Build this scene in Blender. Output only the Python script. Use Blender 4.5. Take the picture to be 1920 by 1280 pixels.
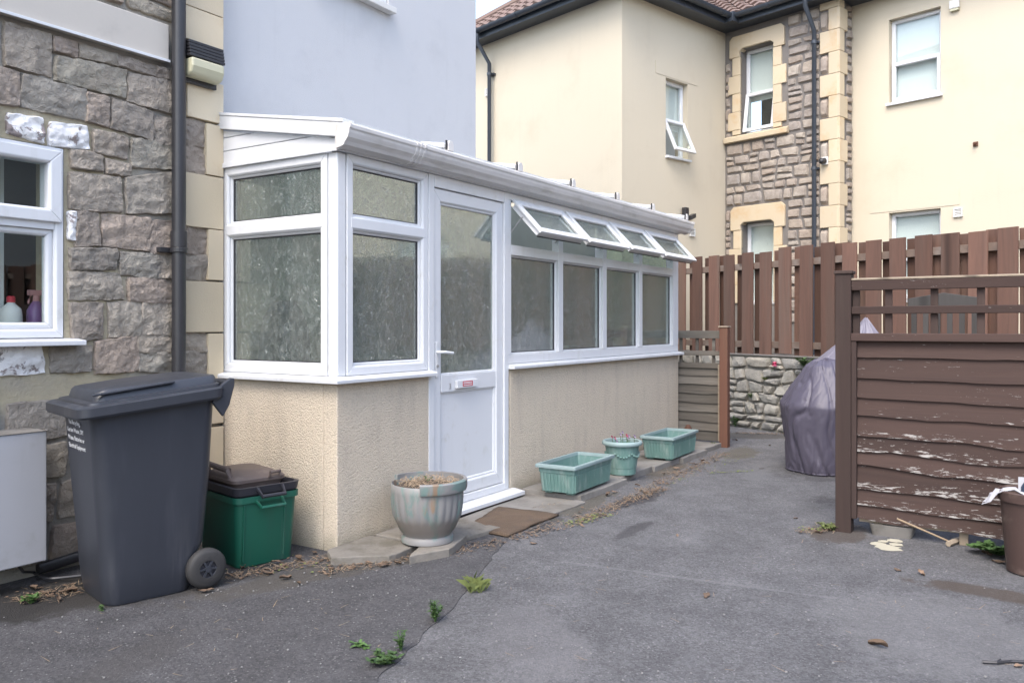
import bpy, bmesh, math, random
from mathutils import Vector, Matrix, noise as mn
for o in list(bpy.data.objects): bpy.data.objects.remove(o)
S = bpy.context.scene
R = math.radians
# ------------------------------------------------------------------ camera, sky, sun, exposure
TH = math.atan2(995, 1552); CT, ST = math.cos(TH), math.sin(TH); CAMZ = 1.4
cam = bpy.data.cameras.new('camera'); camo = bpy.data.objects.new('camera', cam); S.collection.objects.link(camo)
cam.sensor_width = 36; cam.lens = 36 * 1552 / 1920; cam.shift_y = -33 / 1920; cam.clip_end = 1000; cam.clip_start = .05
camo.location = (0, 0, CAMZ); camo.rotation_euler = (R(90), 0, TH - R(90)); S.camera = camo
SUNV = Vector((-.99, -.12, math.tan(R(54)))).normalized()
W = bpy.data.worlds.new('World'); S.world = W; W.use_nodes = True
wn = W.node_tree; sky = wn.nodes.new('ShaderNodeTexSky'); sky.sky_type = 'NISHITA'; sky.sun_disc = False
sky.sun_elevation = R(54); sky.sun_rotation = math.atan2(SUNV.x, SUNV.y); sky.dust_density = 2.5; sky.air_density = 1.0; sky.ozone_density = 1.0
veil = wn.nodes.new('ShaderNodeHueSaturation'); veil.inputs['Saturation'].default_value = .85; wn.links.new(sky.outputs[0], veil.inputs['Color']); wn.links.new(veil.outputs[0], wn.nodes['Background'].inputs[0]); wn.nodes['Background'].inputs[1].default_value = .15
sl = bpy.data.lights.new('sun', 'SUN'); sl.energy = .5; sl.angle = R(30); sl.color = (1, .94, .84)
so = bpy.data.objects.new('sun', sl); S.collection.objects.link(so); so.rotation_euler = SUNV.to_track_quat('Z', 'Y').to_euler()
S.view_settings.view_transform = 'Standard'; S.view_settings.look = 'None'; S.view_settings.gamma = 1
S.view_settings.exposure = 1.93
S.cycles.max_bounces = 6; S.cycles.transparent_max_bounces = 10; S.cycles.caustics_reflective = False; S.cycles.caustics_refractive = False

# ------------------------------------------------------------------ helpers
C = S.collection
def ray(px, py):
    a = (px - 960) / 1552; return (CT + ST * a, ST - CT * a, (607 - py) / 1552)
def gnd(px, py, z=0):                       # point of the photo on the ground plane
    r = ray(px, py); t = (z - CAMZ) / r[2]; return Vector((r[0] * t, r[1] * t, z))
def onY(px, py, Y):                         # (x, z) on a wall plane Y = const
    r = ray(px, py); t = Y / r[1]; return (r[0] * t, CAMZ + r[2] * t)
def onX(px, py, X):
    r = ray(px, py); t = X / r[0]; return (r[1] * t, CAMZ + r[2] * t)
def wloc(o):
    v = Vector((0, 0, 0))
    while o: v += o.location; o = o.parent
    return v
def tag(o, label, cat, group=None):
    o['label'] = label; o['category'] = cat
    if group: o['group'] = group
    return o
def thing(name, label, cat, loc=(0, 0, 0), rz=0, group=None):
    o = bpy.data.objects.new(name, None); C.objects.link(o); o.location = loc; o.rotation_euler = (0, 0, rz); o.empty_display_size = .1
    return tag(o, label, cat, group)
def dup(o, parent=None):
    c = o.copy(); C.objects.link(c)
    if parent: c.parent = parent
    for ch in o.children: dup(ch, c)
    return c
IDP = lambda u, v, z: (u, v, z)
class MB:
    def __init__(s): s.v = []; s.f = []
    def add(s, vs, fs):
        n = len(s.v); s.v += [tuple(v) for v in vs]; s.f += [[n + i for i in f] for f in fs]; return s
    def box(s, a0, a1, b0, b1, c0, c1, P=IDP):
        return s.add([P(a, b, c) for c in (c0, c1) for b in (b0, b1) for a in (a0, a1)],
                     [(0, 2, 3, 1), (4, 5, 7, 6), (0, 1, 5, 4), (2, 6, 7, 3), (0, 4, 6, 2), (1, 3, 7, 5)])
    def prism(s, prof, t0, t1, f):
        n = len(prof); vs = [f(a, b, t0) for a, b in prof] + [f(a, b, t1) for a, b in prof]
        return s.add(vs, [list(range(n))[::-1], list(range(n, 2 * n))] + [(i, (i + 1) % n, n + (i + 1) % n, n + i) for i in range(n)])
    def tube(s, pts, r, n=10, cap=True):
        pts = [Vector(p) for p in pts]; rs = r if isinstance(r, (list, tuple)) else [r] * len(pts); rings = []
        up = Vector((0, 0, 1))
        for i, p in enumerate(pts):
            d = (pts[min(i + 1, len(pts) - 1)] - pts[max(i - 1, 0)]).normalized()
            x = d.cross(up if abs(d.z) < .95 else Vector((1, 0, 0))).normalized(); y = d.cross(x)
            rings.append([p + (x * math.cos(k * 2 * math.pi / n) + y * math.sin(k * 2 * math.pi / n)) * rs[i] for k in range(n)])
        return s.loft(rings, cap, cap)
    def loft(s, rings, c0=True, c1=True):
        n = len(rings[0]); fs = []
        for i in range(len(rings) - 1):
            for k in range(n): fs.append((i * n + k, i * n + (k + 1) % n, (i + 1) * n + (k + 1) % n, (i + 1) * n + k))
        if c0: fs.append(list(range(n))[::-1])
        if c1: fs.append([(len(rings) - 1) * n + k for k in range(n)])
        return s.add([p for r in rings for p in r], fs)
    def lathe(s, prof, n=32, c=(0, 0, 0), fr=None, c0=False, c1=False):
        rings = []
        for r, z in prof:
            rings.append([(c[0] + (r * (fr(k / n, z) if fr else 1)) * math.cos(k * 2 * math.pi / n), c[1] + (r * (fr(k / n, z) if fr else 1)) * math.sin(k * 2 * math.pi / n), c[2] + z) for k in range(n)])
        return s.loft(rings, c0, c1)
    def build(s, name, mat, parent=None, world=True, bevel=0, smooth=False, seg=2, recalc=True):
        off = wloc(parent) if (parent and world) else Vector((0, 0, 0))
        me = bpy.data.meshes.new(name); me.from_pydata([Vector(v) - off for v in s.v], [], s.f); me.validate()
        if recalc:
            bm = bmesh.new(); bm.from_mesh(me); bmesh.ops.recalc_face_normals(bm, faces=bm.faces); bm.to_mesh(me); bm.free()
        if smooth:
            for p in me.polygons: p.use_smooth = True
            if smooth != True:
                me.set_sharp_from_angle(angle=R(smooth))
        o = bpy.data.objects.new(name, me); C.objects.link(o); o.parent = parent
        if mat: me.materials.append(mat)
        if bevel:
            b = o.modifiers.new('bevel', 'BEVEL'); b.width = bevel; b.segments = seg; b.limit_method = 'ANGLE'; b.angle_limit = R(40)
        return o
def rrect(lx, ly, r, z=0, n=5, cx=0, cy=0):
    pts = []
    for sx, sy, a0 in ((1, 1, 0), (-1, 1, 90), (-1, -1, 180), (1, -1, 270)):
        for k in range(n + 1):
            a = R(a0 + 90 * k / n); pts.append((cx + sx * (lx / 2 - r) + r * math.cos(a), cy + sy * (ly / 2 - r) + r * math.sin(a), z))
    return pts
def frame(P, u0, u1, z0, z1, w, v0, v1, m=None, cham=.012):
    """four mitred members with a chamfered inner edge"""
    m = m or MB()
    prof = [(0, v0), (0, v1), (w - cham, v1), (w, v1 - cham), (w, v0)]
    cs = [(u0, z0, 1, 1), (u1, z0, -1, 1), (u1, z1, -1, -1), (u0, z1, 1, -1)]
    for i in range(4):
        a, b = cs[i], cs[(i + 1) % 4]; n = len(prof)
        vs = [P(a[0] + a[2] * d, v, a[1] + a[3] * d) for d, v in prof] + [P(b[0] + b[2] * d, v, b[1] + b[3] * d) for d, v in prof]
        m.add(vs, [list(range(n))[::-1], list(range(n, 2 * n))] + [(k, (k + 1) % n, n + (k + 1) % n, n + k) for k in range(n)])
    return m
# ------------------------------------------------------------------ materials
def nt(name):
    m = bpy.data.materials.new(name); m.use_nodes = True; t = m.node_tree; return m, t, t.nodes['Principled BSDF']
def N(t, typ, **kw):
    n = t.nodes.new('ShaderNode' + typ)
    for k, v in kw.items():
        if k in n.inputs: n.inputs[k].default_value = v
        elif k.startswith('i') and k[1:].isdigit(): n.inputs[int(k[1:])].default_value = v
        else: setattr(n, k, v)
    return n
def L(t, a, b): t.links.new(a, b)
def c4(c): return (c[0], c[1], c[2], 1)
def coords(t, stretch=(1, 1, 1), src='Object', rnd=False):
    tc = N(t, 'TexCoord'); out = tc.outputs[src]
    if rnd:
        oi = N(t, 'ObjectInfo'); sc = N(t, 'VectorMath', operation='SCALE'); sc.inputs[0].default_value = (31, 17, 53); L(t, oi.outputs['Random'], sc.inputs['Scale'])
        ad = N(t, 'VectorMath', operation='ADD'); L(t, out, ad.inputs[0]); L(t, sc.outputs[0], ad.inputs[1]); out = ad.outputs[0]
    mp = N(t, 'Mapping'); mp.inputs['Scale'].default_value = stretch; L(t, out, mp.inputs['Vector']); return mp.outputs[0]
def noise(t, vec, scale, detail=4, rough=.55, dist=0):
    n = N(t, 'TexNoise', Scale=scale, Detail=detail, Roughness=rough, Distortion=dist); L(t, vec, n.inputs['Vector']); return n.outputs['Fac']
def ramp(t, fac, stops):
    r = N(t, 'ValToRGB'); e = r.color_ramp.elements
    e[0].position, e[0].color = stops[0][0], c4(stops[0][1]); e[1].position, e[1].color = stops[-1][0], c4(stops[-1][1])
    for p, c in stops[1:-1]:
        x = e.new(p); x.color = c4(c)
    L(t, fac, r.inputs[0]); return r.outputs[0]
def mix(t, fac, a, b, mode='MIX'):
    m = N(t, 'Mix', data_type='RGBA', blend_type=mode)
    for s, x in ((0, fac), (6, a), (7, b)):
        if hasattr(x, 'links'): L(t, x, m.inputs[s])
        else: m.inputs[s].default_value = x if s == 0 else c4(x)
    return m.outputs[2]
def mth(t, op, a, b=None, clamp=False):
    m = N(t, 'Math', operation=op, use_clamp=clamp)
    for i, x in enumerate((a, b)):
        if x is None: continue
        if hasattr(x, 'links'): L(t, x, m.inputs[i])
        else: m.inputs[i].default_value = x
    return m.outputs[0]
def bump(t, b, h, strength, dist=.01):
    n = N(t, 'Bump', Strength=strength, Distance=dist); L(t, h, n.inputs['Height']); L(t, n.outputs[0], b.inputs['Normal']); return n
def step(t, x, lo, hi):
    m = N(t, 'MapRange', clamp=True, interpolation_type='SMOOTHSTEP'); L(t, x, m.inputs[0]); m.inputs[1].default_value = lo; m.inputs[2].default_value = hi; return m.outputs[0]
def mat(name, c1, c2=None, rough=.6, scale=6, stretch=(1, 1, 1), bs=0, bscale=60, rnd=0, spec=.5, metal=0, dist=.003, detail=5, dirt=None, dscale=3, dlo=.5, dhi=.75, streak=None, sk=.5):
    m, t, b = nt(name); v = coords(t, stretch, rnd=rnd > 0); c2 = c2 or tuple(x * .85 for x in c1)
    col = mix(t, noise(t, v, scale, detail), c1, c2)
    if dirt: col = mix(t, mth(t, 'MULTIPLY', step(t, noise(t, v, dscale, 6, .65), dlo, dhi), .8), col, dirt)
    if streak: col = mix(t, mth(t, 'MULTIPLY', mth(t, 'MULTIPLY', step(t, noise(t, coords(t, (5, 5, .25)), 2.2, 5, .6), .52, .72), step(t, noise(t, coords(t), .9, 3), .42, .62)), sk), col, streak)
    if rnd:
        oi = N(t, 'ObjectInfo'); k = N(t, 'MapRange'); L(t, oi.outputs['Random'], k.inputs[0]); k.inputs[3].default_value = 1 - rnd; k.inputs[4].default_value = 1 + rnd
        hs = N(t, 'HueSaturation'); L(t, k.outputs[0], hs.inputs['Value']); L(t, col, hs.inputs['Color']); col = hs.outputs[0]
    L(t, col, b.inputs['Base Color']); b.inputs['Roughness'].default_value = rough; b.inputs['Specular IOR Level'].default_value = spec; b.inputs['Metallic'].default_value = metal
    if bs: bump(t, b, noise(t, v, bscale, 6, .6), bs, dist)
    return m
def stone_mat(name, pal, bs=.9, bscale=28, dist=.015, lichen=None):
    m, t, b = nt(name); v = coords(t, rnd=True); oi = N(t, 'ObjectInfo')
    col = ramp(t, oi.outputs['Random'], [(i / (len(pal) - 1), c) for i, c in enumerate(pal)])
    n1 = noise(t, v, 9, 6, .65); n2 = noise(t, v, 34, 5, .7)
    col = mix(t, mth(t, 'MULTIPLY', step(t, n1, .35, .7), .55), col, tuple(x * .6 for x in pal[0]))
    col = mix(t, mth(t, 'MULTIPLY', step(t, n2, .5, .75), .45), col, (.42, .37, .33))
    if lichen: col = mix(t, mth(t, 'MULTIPLY', step(t, noise(t, v, 14, 6, .7), .58, .68), .75), col, lichen)
    L(t, col, b.inputs['Base Color']); b.inputs['Roughness'].default_value = .9; b.inputs['Specular IOR Level'].default_value = .2
    h = mth(t, 'ADD', mth(t, 'MULTIPLY', noise(t, v, bscale, 7, .65, .6), 1.0), mth(t, 'MULTIPLY', n2, .4)); bump(t, b, h, bs, dist)
    return m
M = {}
M['upvc'] = mat('white_upvc', (.69, .70, .715), (.645, .655, .67), .35, 2.5, dirt=(.50, .485, .43), dscale=6, dlo=.55, dhi=.85, streak=(.48, .47, .42), sk=.35)
M['gutter'] = mat('old_white_upvc', (.72, .70, .68), (.60, .58, .56), .4, 3, (.4, 2, 2), dirt=(.42, .40, .36), dscale=6, dlo=.5, dhi=.8)
M['seal'] = mat('black_seal', (.03, .03, .035), rough=.6)
M['steel'] = mat('steel', (.55, .55, .55), rough=.4, metal=.8)
M['render'] = mat('pale_blue_render', (.575, .58, .592), (.535, .54, .552), .85, 1.6, bs=.5, bscale=120, dist=.006, streak=(.48, .485, .49), sk=.3, dirt=(.50, .505, .52), dscale=2.2)
M['cream'] = mat('cream_render', (.585, .52, .405), (.555, .49, .375), .85, .7, bs=.3, bscale=60, dist=.006, streak=(.46, .41, .33), sk=.2, dirt=(.51, .44, .33), dscale=.9, dlo=.52, dhi=.8)
def pebbledash():
    m, t, b = nt('roughcast_render'); v = coords(t)
    col = mix(t, noise(t, v, 1.6, 5, .6), (.635, .55, .435), (.55, .48, .385))
    col = mix(t, mth(t, 'MULTIPLY', step(t, noise(t, coords(t, (3, 3, .7)), 2.5, 6, .6), .48, .72), .5), col, (.46, .40, .325))
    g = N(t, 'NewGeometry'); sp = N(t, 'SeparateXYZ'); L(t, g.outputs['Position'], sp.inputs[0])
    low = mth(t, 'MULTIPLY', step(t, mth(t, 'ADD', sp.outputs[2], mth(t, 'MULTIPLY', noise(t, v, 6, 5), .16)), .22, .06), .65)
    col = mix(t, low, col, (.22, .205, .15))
    vo = N(t, 'TexVoronoi', Scale=120, feature='SMOOTH_F1'); L(t, v, vo.inputs['Vector']); h = mth(t, 'SUBTRACT', mth(t, 'MULTIPLY', noise(t, v, 90, 4, .6), 1.2), vo.outputs['Distance'])
    col = mix(t, mth(t, 'MULTIPLY', step(t, vo.outputs['Distance'], .35, .7), .25), col, (.36, .31, .25))
    L(t, col, b.inputs['Base Color']); b.inputs['Roughness'].default_value = .95; b.inputs['Specular IOR Level'].default_value = .15; bump(t, b, h, .7, .008); return m
M['dash'] = pebbledash()
def mortar():
    m, t, b = nt('lime_mortar'); v = coords(t); n = noise(t, v, 1.3, 3)
    g = N(t, 'NewGeometry'); sp = N(t, 'SeparateXYZ'); L(t, g.outputs['Position'], sp.inputs[0])
    k = mth(t, 'MULTIPLY', step(t, sp.outputs[0], 3.15, 2.85), step(t, sp.outputs[2], 2.75, 2.5)); k = mth(t, 'MULTIPLY', k, step(t, sp.outputs[2], .85, 1.0))
    col = mix(t, mth(t, 'MULTIPLY', k, step(t, n, .2, .45)), (.36, .34, .305), (.52, .45, .30))
    col = mix(t, mth(t, 'MULTIPLY', noise(t, v, 20, 6, .7), .6), col, (.25, .23, .195))
    L(t, col, b.inputs['Base Color']); b.inputs['Roughness'].default_value = .95; bump(t, b, noise(t, v, 45, 6, .7), .9, .012); return m
M['mortar'] = mortar()
M['stone'] = stone_mat('rock_faced_stone', [(.375, .32, .268), (.47, .42, .35), (.315, .288, .25), (.43, .35, .29), (.41, .378, .31), (.355, .33, .29)], 1.0, 24, .028)
M['stone_white'] = stone_mat('stone_with_old_white_paint', [(.3, .26, .24), (.27, .24, .22)], lichen=None)
def whitewash():
    m, t, b = nt('flaking_white_stone'); v = coords(t, rnd=True)
    col = mix(t, step(t, noise(t, v, 9, 7, .7, .5), .40, .46), (.26, .22, .21), (.80, .79, .78)); L(t, col, b.inputs['Base Color']); b.inputs['Roughness'].default_value = .85
    bump(t, b, noise(t, v, 26, 7, .7), .9, .012); return m
M['stone_white'] = whitewash()
M['quoin'] = mat('dressed_bath_stone', (.66, .555, .38), (.60, .515, .385), .85, 3, bs=.35, bscale=90, rnd=.12, dist=.004, dirt=(.52, .37, .2), dscale=2.5, dlo=.55, dhi=.8)
M['band'] = mat('painted_band', (.55, .51, .45), (.48, .45, .41), .8, 2, bs=.2, bscale=60, dirt=(.36, .34, .31), dscale=2)
M['fstone'] = stone_mat('rubble_stone', [(.36, .30, .255), (.42, .37, .315), (.31, .275, .25), (.46, .41, .35), (.38, .31, .25), (.34, .31, .285)], .8, 18, .02)
M['fquoin'] = mat('bath_stone_surround', (.58, .475, .325), (.54, .46, .34), .85, 2, bs=.2, bscale=40, rnd=.08, dirt=(.52, .34, .17), dscale=1.8, dlo=.5, dhi=.75)
M['fmortar'] = mat('dark_pointing', (.15, .14, .13), (.21, .19, .175), .95, 12, bs=.5, bscale=50)
M['wstone'] = stone_mat('limestone_rubble', [(.30, .285, .255), (.38, .355, .305), (.25, .24, .22), (.34, .31, .255)], .8, 22, .02, lichen=(.27, .27, .21))
M['wmortar'] = mat('pale_pointing', (.27, .25, .21), (.17, .155, .13), .95, 7, bs=.6, bscale=40)
M['black'] = mat('black_pipe_paint', (.022, .022, .026), (.035, .034, .036), .38, 8)
M['gutter_black'] = mat('dark_grey_gutter', (.05, .06, .075), (.035, .042, .055), .35, 6)
M['tile'] = mat('brown_roof_tile', (.20, .135, .11), (.15, .105, .09), .85, 1.5, bs=.3, bscale=40, dirt=(.16, .13, .1))
M['curtain'] = mat('white_blind', (.85, .86, .85), (.80, .81, .80), .9, 2, (8, 8, .4))
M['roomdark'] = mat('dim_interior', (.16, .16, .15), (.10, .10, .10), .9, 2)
M['floor_in'] = mat('indoor_floor', (.22, .19, .16), rough=.6)
def wood(name, c1, c2, ax, flake=None, fl=(.47, .55), rough=.8, worn=None, gs=14, bs=.5, zgrad=False, rnd=.18):
    m, t, b = nt(name); st = [6, 6, 6]; st[ax] = .45; v = coords(t, tuple(st), rnd=True)
    g = noise(t, v, gs / 6, 6, .6, 1.2); col = mix(t, g, c1, c2)
    if worn: col = mix(t, mth(t, 'MULTIPLY', step(t, noise(t, v, .7, 5, .6), .45, .75), .8), col, worn)
    kn = N(t, 'TexVoronoi', Scale=.42); L(t, v, kn.inputs['Vector']); col = mix(t, mth(t, 'MULTIPLY', step(t, kn.outputs['Distance'], .16, .05), .7), col, tuple(x * .35 for x in c2))
    if rnd:
        oi = N(t, 'ObjectInfo'); k = N(t, 'MapRange'); L(t, oi.outputs['Random'], k.inputs[0]); k.inputs[3].default_value = 1 - rnd; k.inputs[4].default_value = 1 + rnd
        hs = N(t, 'HueSaturation'); L(t, k.outputs[0], hs.inputs['Value']); L(t, col, hs.inputs['Color']); col = hs.outputs[0]
    h = g
    if flake:
        st2 = [60, 60, 60]; st2[ax] = 9; v2 = coords(t, tuple(st2), rnd=True); f = noise(t, v2, 1.3, 6, .75, .4)
        ge = N(t, 'TexCoord'); sp = N(t, 'SeparateXYZ'); L(t, ge.outputs['Generated'], sp.inputs[0]); go = N(t, 'NewGeometry'); sq = N(t, 'SeparateXYZ'); L(t, go.outputs['Position'], sq.inputs[0])
        edge = mth(t, 'MULTIPLY', step(t, sp.outputs[2], .62, .12), .15); edge = mth(t, 'MULTIPLY', edge, step(t, sq.outputs[2], 1.15, .35))
        big = mth(t, 'MULTIPLY', mth(t, 'SUBTRACT', noise(t, coords(t, (2.2, 2.2, 4), rnd=True), 1, 3), .5), .28)
        f = step(t, mth(t, 'ADD', mth(t, 'ADD', f, edge), big), .655, .69); col = mix(t, f, col, flake); h = mth(t, 'SUBTRACT', g, mth(t, 'MULTIPLY', f, .6))
    L(t, col, b.inputs['Base Color']); b.inputs['Roughness'].default_value = rough; b.inputs['Specular IOR Level'].default_value = .3; bump(t, b, h, bs, .006); return m
M['brownboard'] = wood('brown_stained_board', (.072, .044, .036), (.040, .026, .023), 1, flake=(.36, .34, .32))
M['brownpost'] = wood('brown_stained_post', (.062, .040, .034), (.040, .027, .024), 2, worn=(.075, .053, .044))
M['picket'] = wood('red_brown_picket', (.17, .09, .064), (.066, .042, .034), 2, worn=(.115, .085, .068), rnd=.42)
M['picketrail'] = wood('grey_brown_rail', (.18, .13, .10), (.11, .08, .065), 0, worn=(.22, .19, .165))
M['greyboard'] = wood('weathered_grey_board', (.15, .132, .112), (.065, .058, .05), 1, worn=(.22, .205, .18), rnd=.25)
M['orangepost'] = wood('orange_brown_post', (.135, .062, .04), (.085, .044, .031), 2, worn=(.14, .09, .06))
M['rawwood'] = wood('raw_grey_wood', (.33, .27, .20), (.22, .18, .14), 2)
def tarmac(name, c1, c2, stains, speck=.5):
    m, t, b = nt(name); v = coords(t); col = mix(t, noise(t, v, .8, 6, .6), c1, c2)
    col = mix(t, mth(t, 'MULTIPLY', noise(t, v, 130, 3, .6), .55), col, tuple(x * .45 for x in c1))
    vo = N(t, 'TexVoronoi', Scale=95, Randomness=1); L(t, v, vo.inputs['Vector']); sv = N(t, 'SeparateColor'); L(t, vo.outputs['Color'], sv.inputs[0])
    sp = mth(t, 'MULTIPLY', step(t, sv.outputs[0], .86, .9), step(t, vo.outputs['Distance'], .45, .3)); col = mix(t, mth(t, 'MULTIPLY', sp, speck), col, (.36, .355, .35))
    cell = N(t, 'MapRange'); L(t, sv.outputs[1], cell.inputs[0]); cell.inputs[3].default_value = .74; cell.inputs[4].default_value = 1.26
    hv = N(t, 'HueSaturation'); L(t, cell.outputs[0], hv.inputs['Value']); L(t, col, hv.inputs['Color']); col = hv.outputs[0]
    blot = N(t, 'MapRange'); L(t, noise(t, v, 3.2, 7, .7), blot.inputs[0]); blot.inputs[1].default_value = .3; blot.inputs[2].default_value = .7; blot.inputs[3].default_value = .78; blot.inputs[4].default_value = 1.22
    hb = N(t, 'HueSaturation'); L(t, blot.outputs[0], hb.inputs['Value']); L(t, col, hb.inputs['Color']); col = hb.outputs[0]
    v2 = N(t, 'TexVoronoi', Scale=16); L(t, v, v2.inputs['Vector']); sw = N(t, 'SeparateColor'); L(t, v2.outputs['Color'], sw.inputs[0])
    col = mix(t, mth(t, 'MULTIPLY', step(t, sw.outputs[1], .975, .985), step(t, v2.outputs['Distance'], .09, .06)), col, (.55, .54, .52))
    col = mix(t, mth(t, 'MULTIPLY', step(t, noise(t, coords(t, (1, 2.4, 1)), 1.1, 6, .62), .55, .78), .55), col, tuple(x * 1.5 for x in c1))
    gm = N(t, 'NewGeometry'); nz = noise(t, v, 5, 5, .65); rgh = .9
    for (x, y, rx, ry, rot, cc, k) in stains:
        mp = N(t, 'Mapping', vector_type='TEXTURE'); mp.inputs['Location'].default_value = (x, y, 0); mp.inputs['Rotation'].default_value = (0, 0, rot); mp.inputs['Scale'].default_value = (rx, ry, 1); L(t, gm.outputs['Position'], mp.inputs['Vector'])
        fl = N(t, 'VectorMath', operation='MULTIPLY'); L(t, mp.outputs[0], fl.inputs[0]); fl.inputs[1].default_value = (1, 1, 0)
        ln = N(t, 'VectorMath', operation='LENGTH'); L(t, fl.outputs[0], ln.inputs[0]); d = mth(t, 'ADD', ln.outputs['Value'], mth(t, 'MULTIPLY', mth(t, 'SUBTRACT', nz, .5), 1.8))
        col = mix(t, mth(t, 'MULTIPLY', step(t, d, 1.05, .7), k), col, cc)
    L(t, col, b.inputs['Base Color']); b.inputs['Roughness'].default_value = .88; b.inputs['Specular IOR Level'].default_value = .3
    h = mth(t, 'ADD', noise(t, v, 110, 5, .65), mth(t, 'MULTIPLY', noise(t, v, 7, 4), .8)); bump(t, b, h, 1.0, .012); return m
def gv(a, b): q = gnd(a, b); return q.x, q.y
DK = (.045, .043, .046); LT = (.20, .20, .205); BR = (.075, .058, .046)
st = [(*gv(1190, 938), .42, .13, -.1, DK, .75), (*gv(1195, 990), .3, .07, 0, DK, .6), (*gv(1020, 978), .35, .13, .2, DK, .6), (*gv(1850, 1110), .4, .12, 1.5, BR, .8), (*gv(1575, 1000), .3, .2, 0, BR, .7),
      (*gv(1700, 955), .25, .7, 0, DK, .6), (*gv(1300, 1085), .022, .95, .12, LT, .4), (*gv(1750, 1180), .6, .5, .4, (.2, .198, .2), .35), (*gv(1000, 1200), .5, .25, .7, (.19, .185, .19), .35), (*gv(1430, 880), .7, .16, .1, (.15, .15, .155), .6), 
      (*gv(1250, 880), .6, .15, .05, (.10, .085, .065), .75), (*gv(1100, 945), .6, .12, .1, (.10, .09, .07), .7), (8.9, 2.75, .5, .2, .1, (.10, .09, .07), .7), (10.3, 3.1, .3, .7, .45, (.07, .065, .06), .8), (*gv(1560, 885), .6, .6, 0, DK, .5)]
M['tarmac'] = tarmac('worn_tarmac', (.125, .124, .130), (.165, .163, .168), st, .3)
sl_ = [(*gv(40, 1130), .7, .35, -.2, (.03, .028, .026), .9), (*gv(330, 1100), .7, .2, -.3, (.05, .046, .043), .7), (*gv(600, 1075), .8, .18, -.3, (.085, .075, .062), .6), (*gv(230, 1250), .5, .15, .3, (.075, .07, .068), .4)]
M['tarmac_dark'] = tarmac('dark_tarmac', (.086, .084, .088), (.110, .107, .111), sl_, .3)
def glass(name, obscure):
    m, t, b = nt(name); t.nodes.remove(b); out = t.nodes['Material Output']; v = coords(t)
    def bmp(h, st, d): n = N(t, 'Bump', Strength=st, Distance=d); L(t, h, n.inputs['Height']); return n.outputs[0]
    if obscure:
        n = noise(t, v, 8, 1.2, .5, 2.4); w = mth(t, 'SINE', mth(t, 'MULTIPLY', n, 42)); w = mth(t, 'POWER', mth(t, 'SUBTRACT', 1.0, mth(t, 'ABSOLUTE', w)), 3.0)
        dr = noise(t, coords(t, (1, 1, .3)), 55, 2, .5); h = mth(t, 'ADD', w, mth(t, 'MULTIPLY', dr, .5))
        b1 = bmp(h, .022, .006); b2 = bmp(h, 1.0, .010)
    else: b1 = b2 = bmp(noise(t, v, 3, 1), .02, .006)
    fr = N(t, 'Fresnel'); gg = N(t, 'NewGeometry'); L(t, mth(t, 'POWER', 2.2 if obscure else 1.6, mth(t, 'SUBTRACT', 1.0, mth(t, 'MULTIPLY', gg.outputs['Backfacing'], 2.0))), fr.inputs['IOR'])
    gl = N(t, 'BsdfGlossy', Roughness=.02 if obscure else .005); gl.inputs['Color'].default_value = (.95, .97, .97, 1); L(t, b1, gl.inputs['Normal'])
    tr = N(t, 'BsdfTransparent'); tr.inputs['Color'].default_value = (.70, .80, .74, 1) if obscure else (.92, .95, .94, 1); body = tr.outputs[0]; refl = gl.outputs[0]
    if obscure:
        df = N(t, 'BsdfDiffuse'); df.inputs['Color'].default_value = (.47, .515, .495, 1); L(t, b2, df.inputs['Normal'])
        mx = N(t, 'MixShader'); mot = step(t, noise(t, coords(t, (1, 1, .6)), 34, 4, .7), .42, .68); L(t, mth(t, 'ADD', .10, mth(t, 'ADD', mth(t, 'MULTIPLY', w, .42), mth(t, 'MULTIPLY', mot, .22))), mx.inputs[0]); L(t, body, mx.inputs[1]); L(t, df.outputs[0], mx.inputs[2])
        g2 = N(t, 'BsdfGlossy', Roughness=.22); g2.inputs['Color'].default_value = (.9, .93, .93, 1); L(t, b2, g2.inputs['Normal'])
        m3 = N(t, 'MixShader'); m3.inputs[0].default_value = .12; L(t, mx.outputs[0], m3.inputs[1]); L(t, g2.outputs[0], m3.inputs[2]); body = m3.outputs[0]
    ms = N(t, 'MixShader'); L(t, fr.outputs[0], ms.inputs[0]); L(t, body, ms.inputs[1]); L(t, refl, ms.inputs[2]); L(t, ms.outputs[0], out.inputs['Surface']); return m
M['glass'] = glass('clear_glass', False); M['obscure'] = glass('patterned_obscure_glass', True)
def poly():
    m, t, b = nt('polycarbonate_roof'); t.nodes.remove(b); tl = N(t, 'BsdfTranslucent'); tl.inputs[0].default_value = (.75, .77, .78, 1); tr = N(t, 'BsdfTransparent'); tr.inputs[0].default_value = (.8, .82, .83, 1); df = N(t, 'BsdfDiffuse'); df.inputs[0].default_value = (.7, .71, .72, 1)
    a = N(t, 'MixShader'); a.inputs[0].default_value = .5; L(t, tl.outputs[0], a.inputs[1]); L(t, tr.outputs[0], a.inputs[2]); c = N(t, 'MixShader'); c.inputs[0].default_value = .25; L(t, a.outputs[0], c.inputs[1]); L(t, df.outputs[0], c.inputs[2]); L(t, c.outputs[0], t.nodes['Material Output'].inputs[0]); return m
M['poly'] = poly()
M['binplastic'] = mat('charcoal_bin_plastic', (.029, .032, .041), (.039, .043, .054), .4, 3, (3, 3, .5), bs=.15, bscale=400, dist=.001, dirt=(.055, .058, .07), dscale=4, dlo=.5, dhi=.85, streak=(.12, .12, .125), sk=.45)
M['rubber'] = mat('black_rubber', (.025, .025, .026), (.04, .038, .037), .7, 20)
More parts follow.
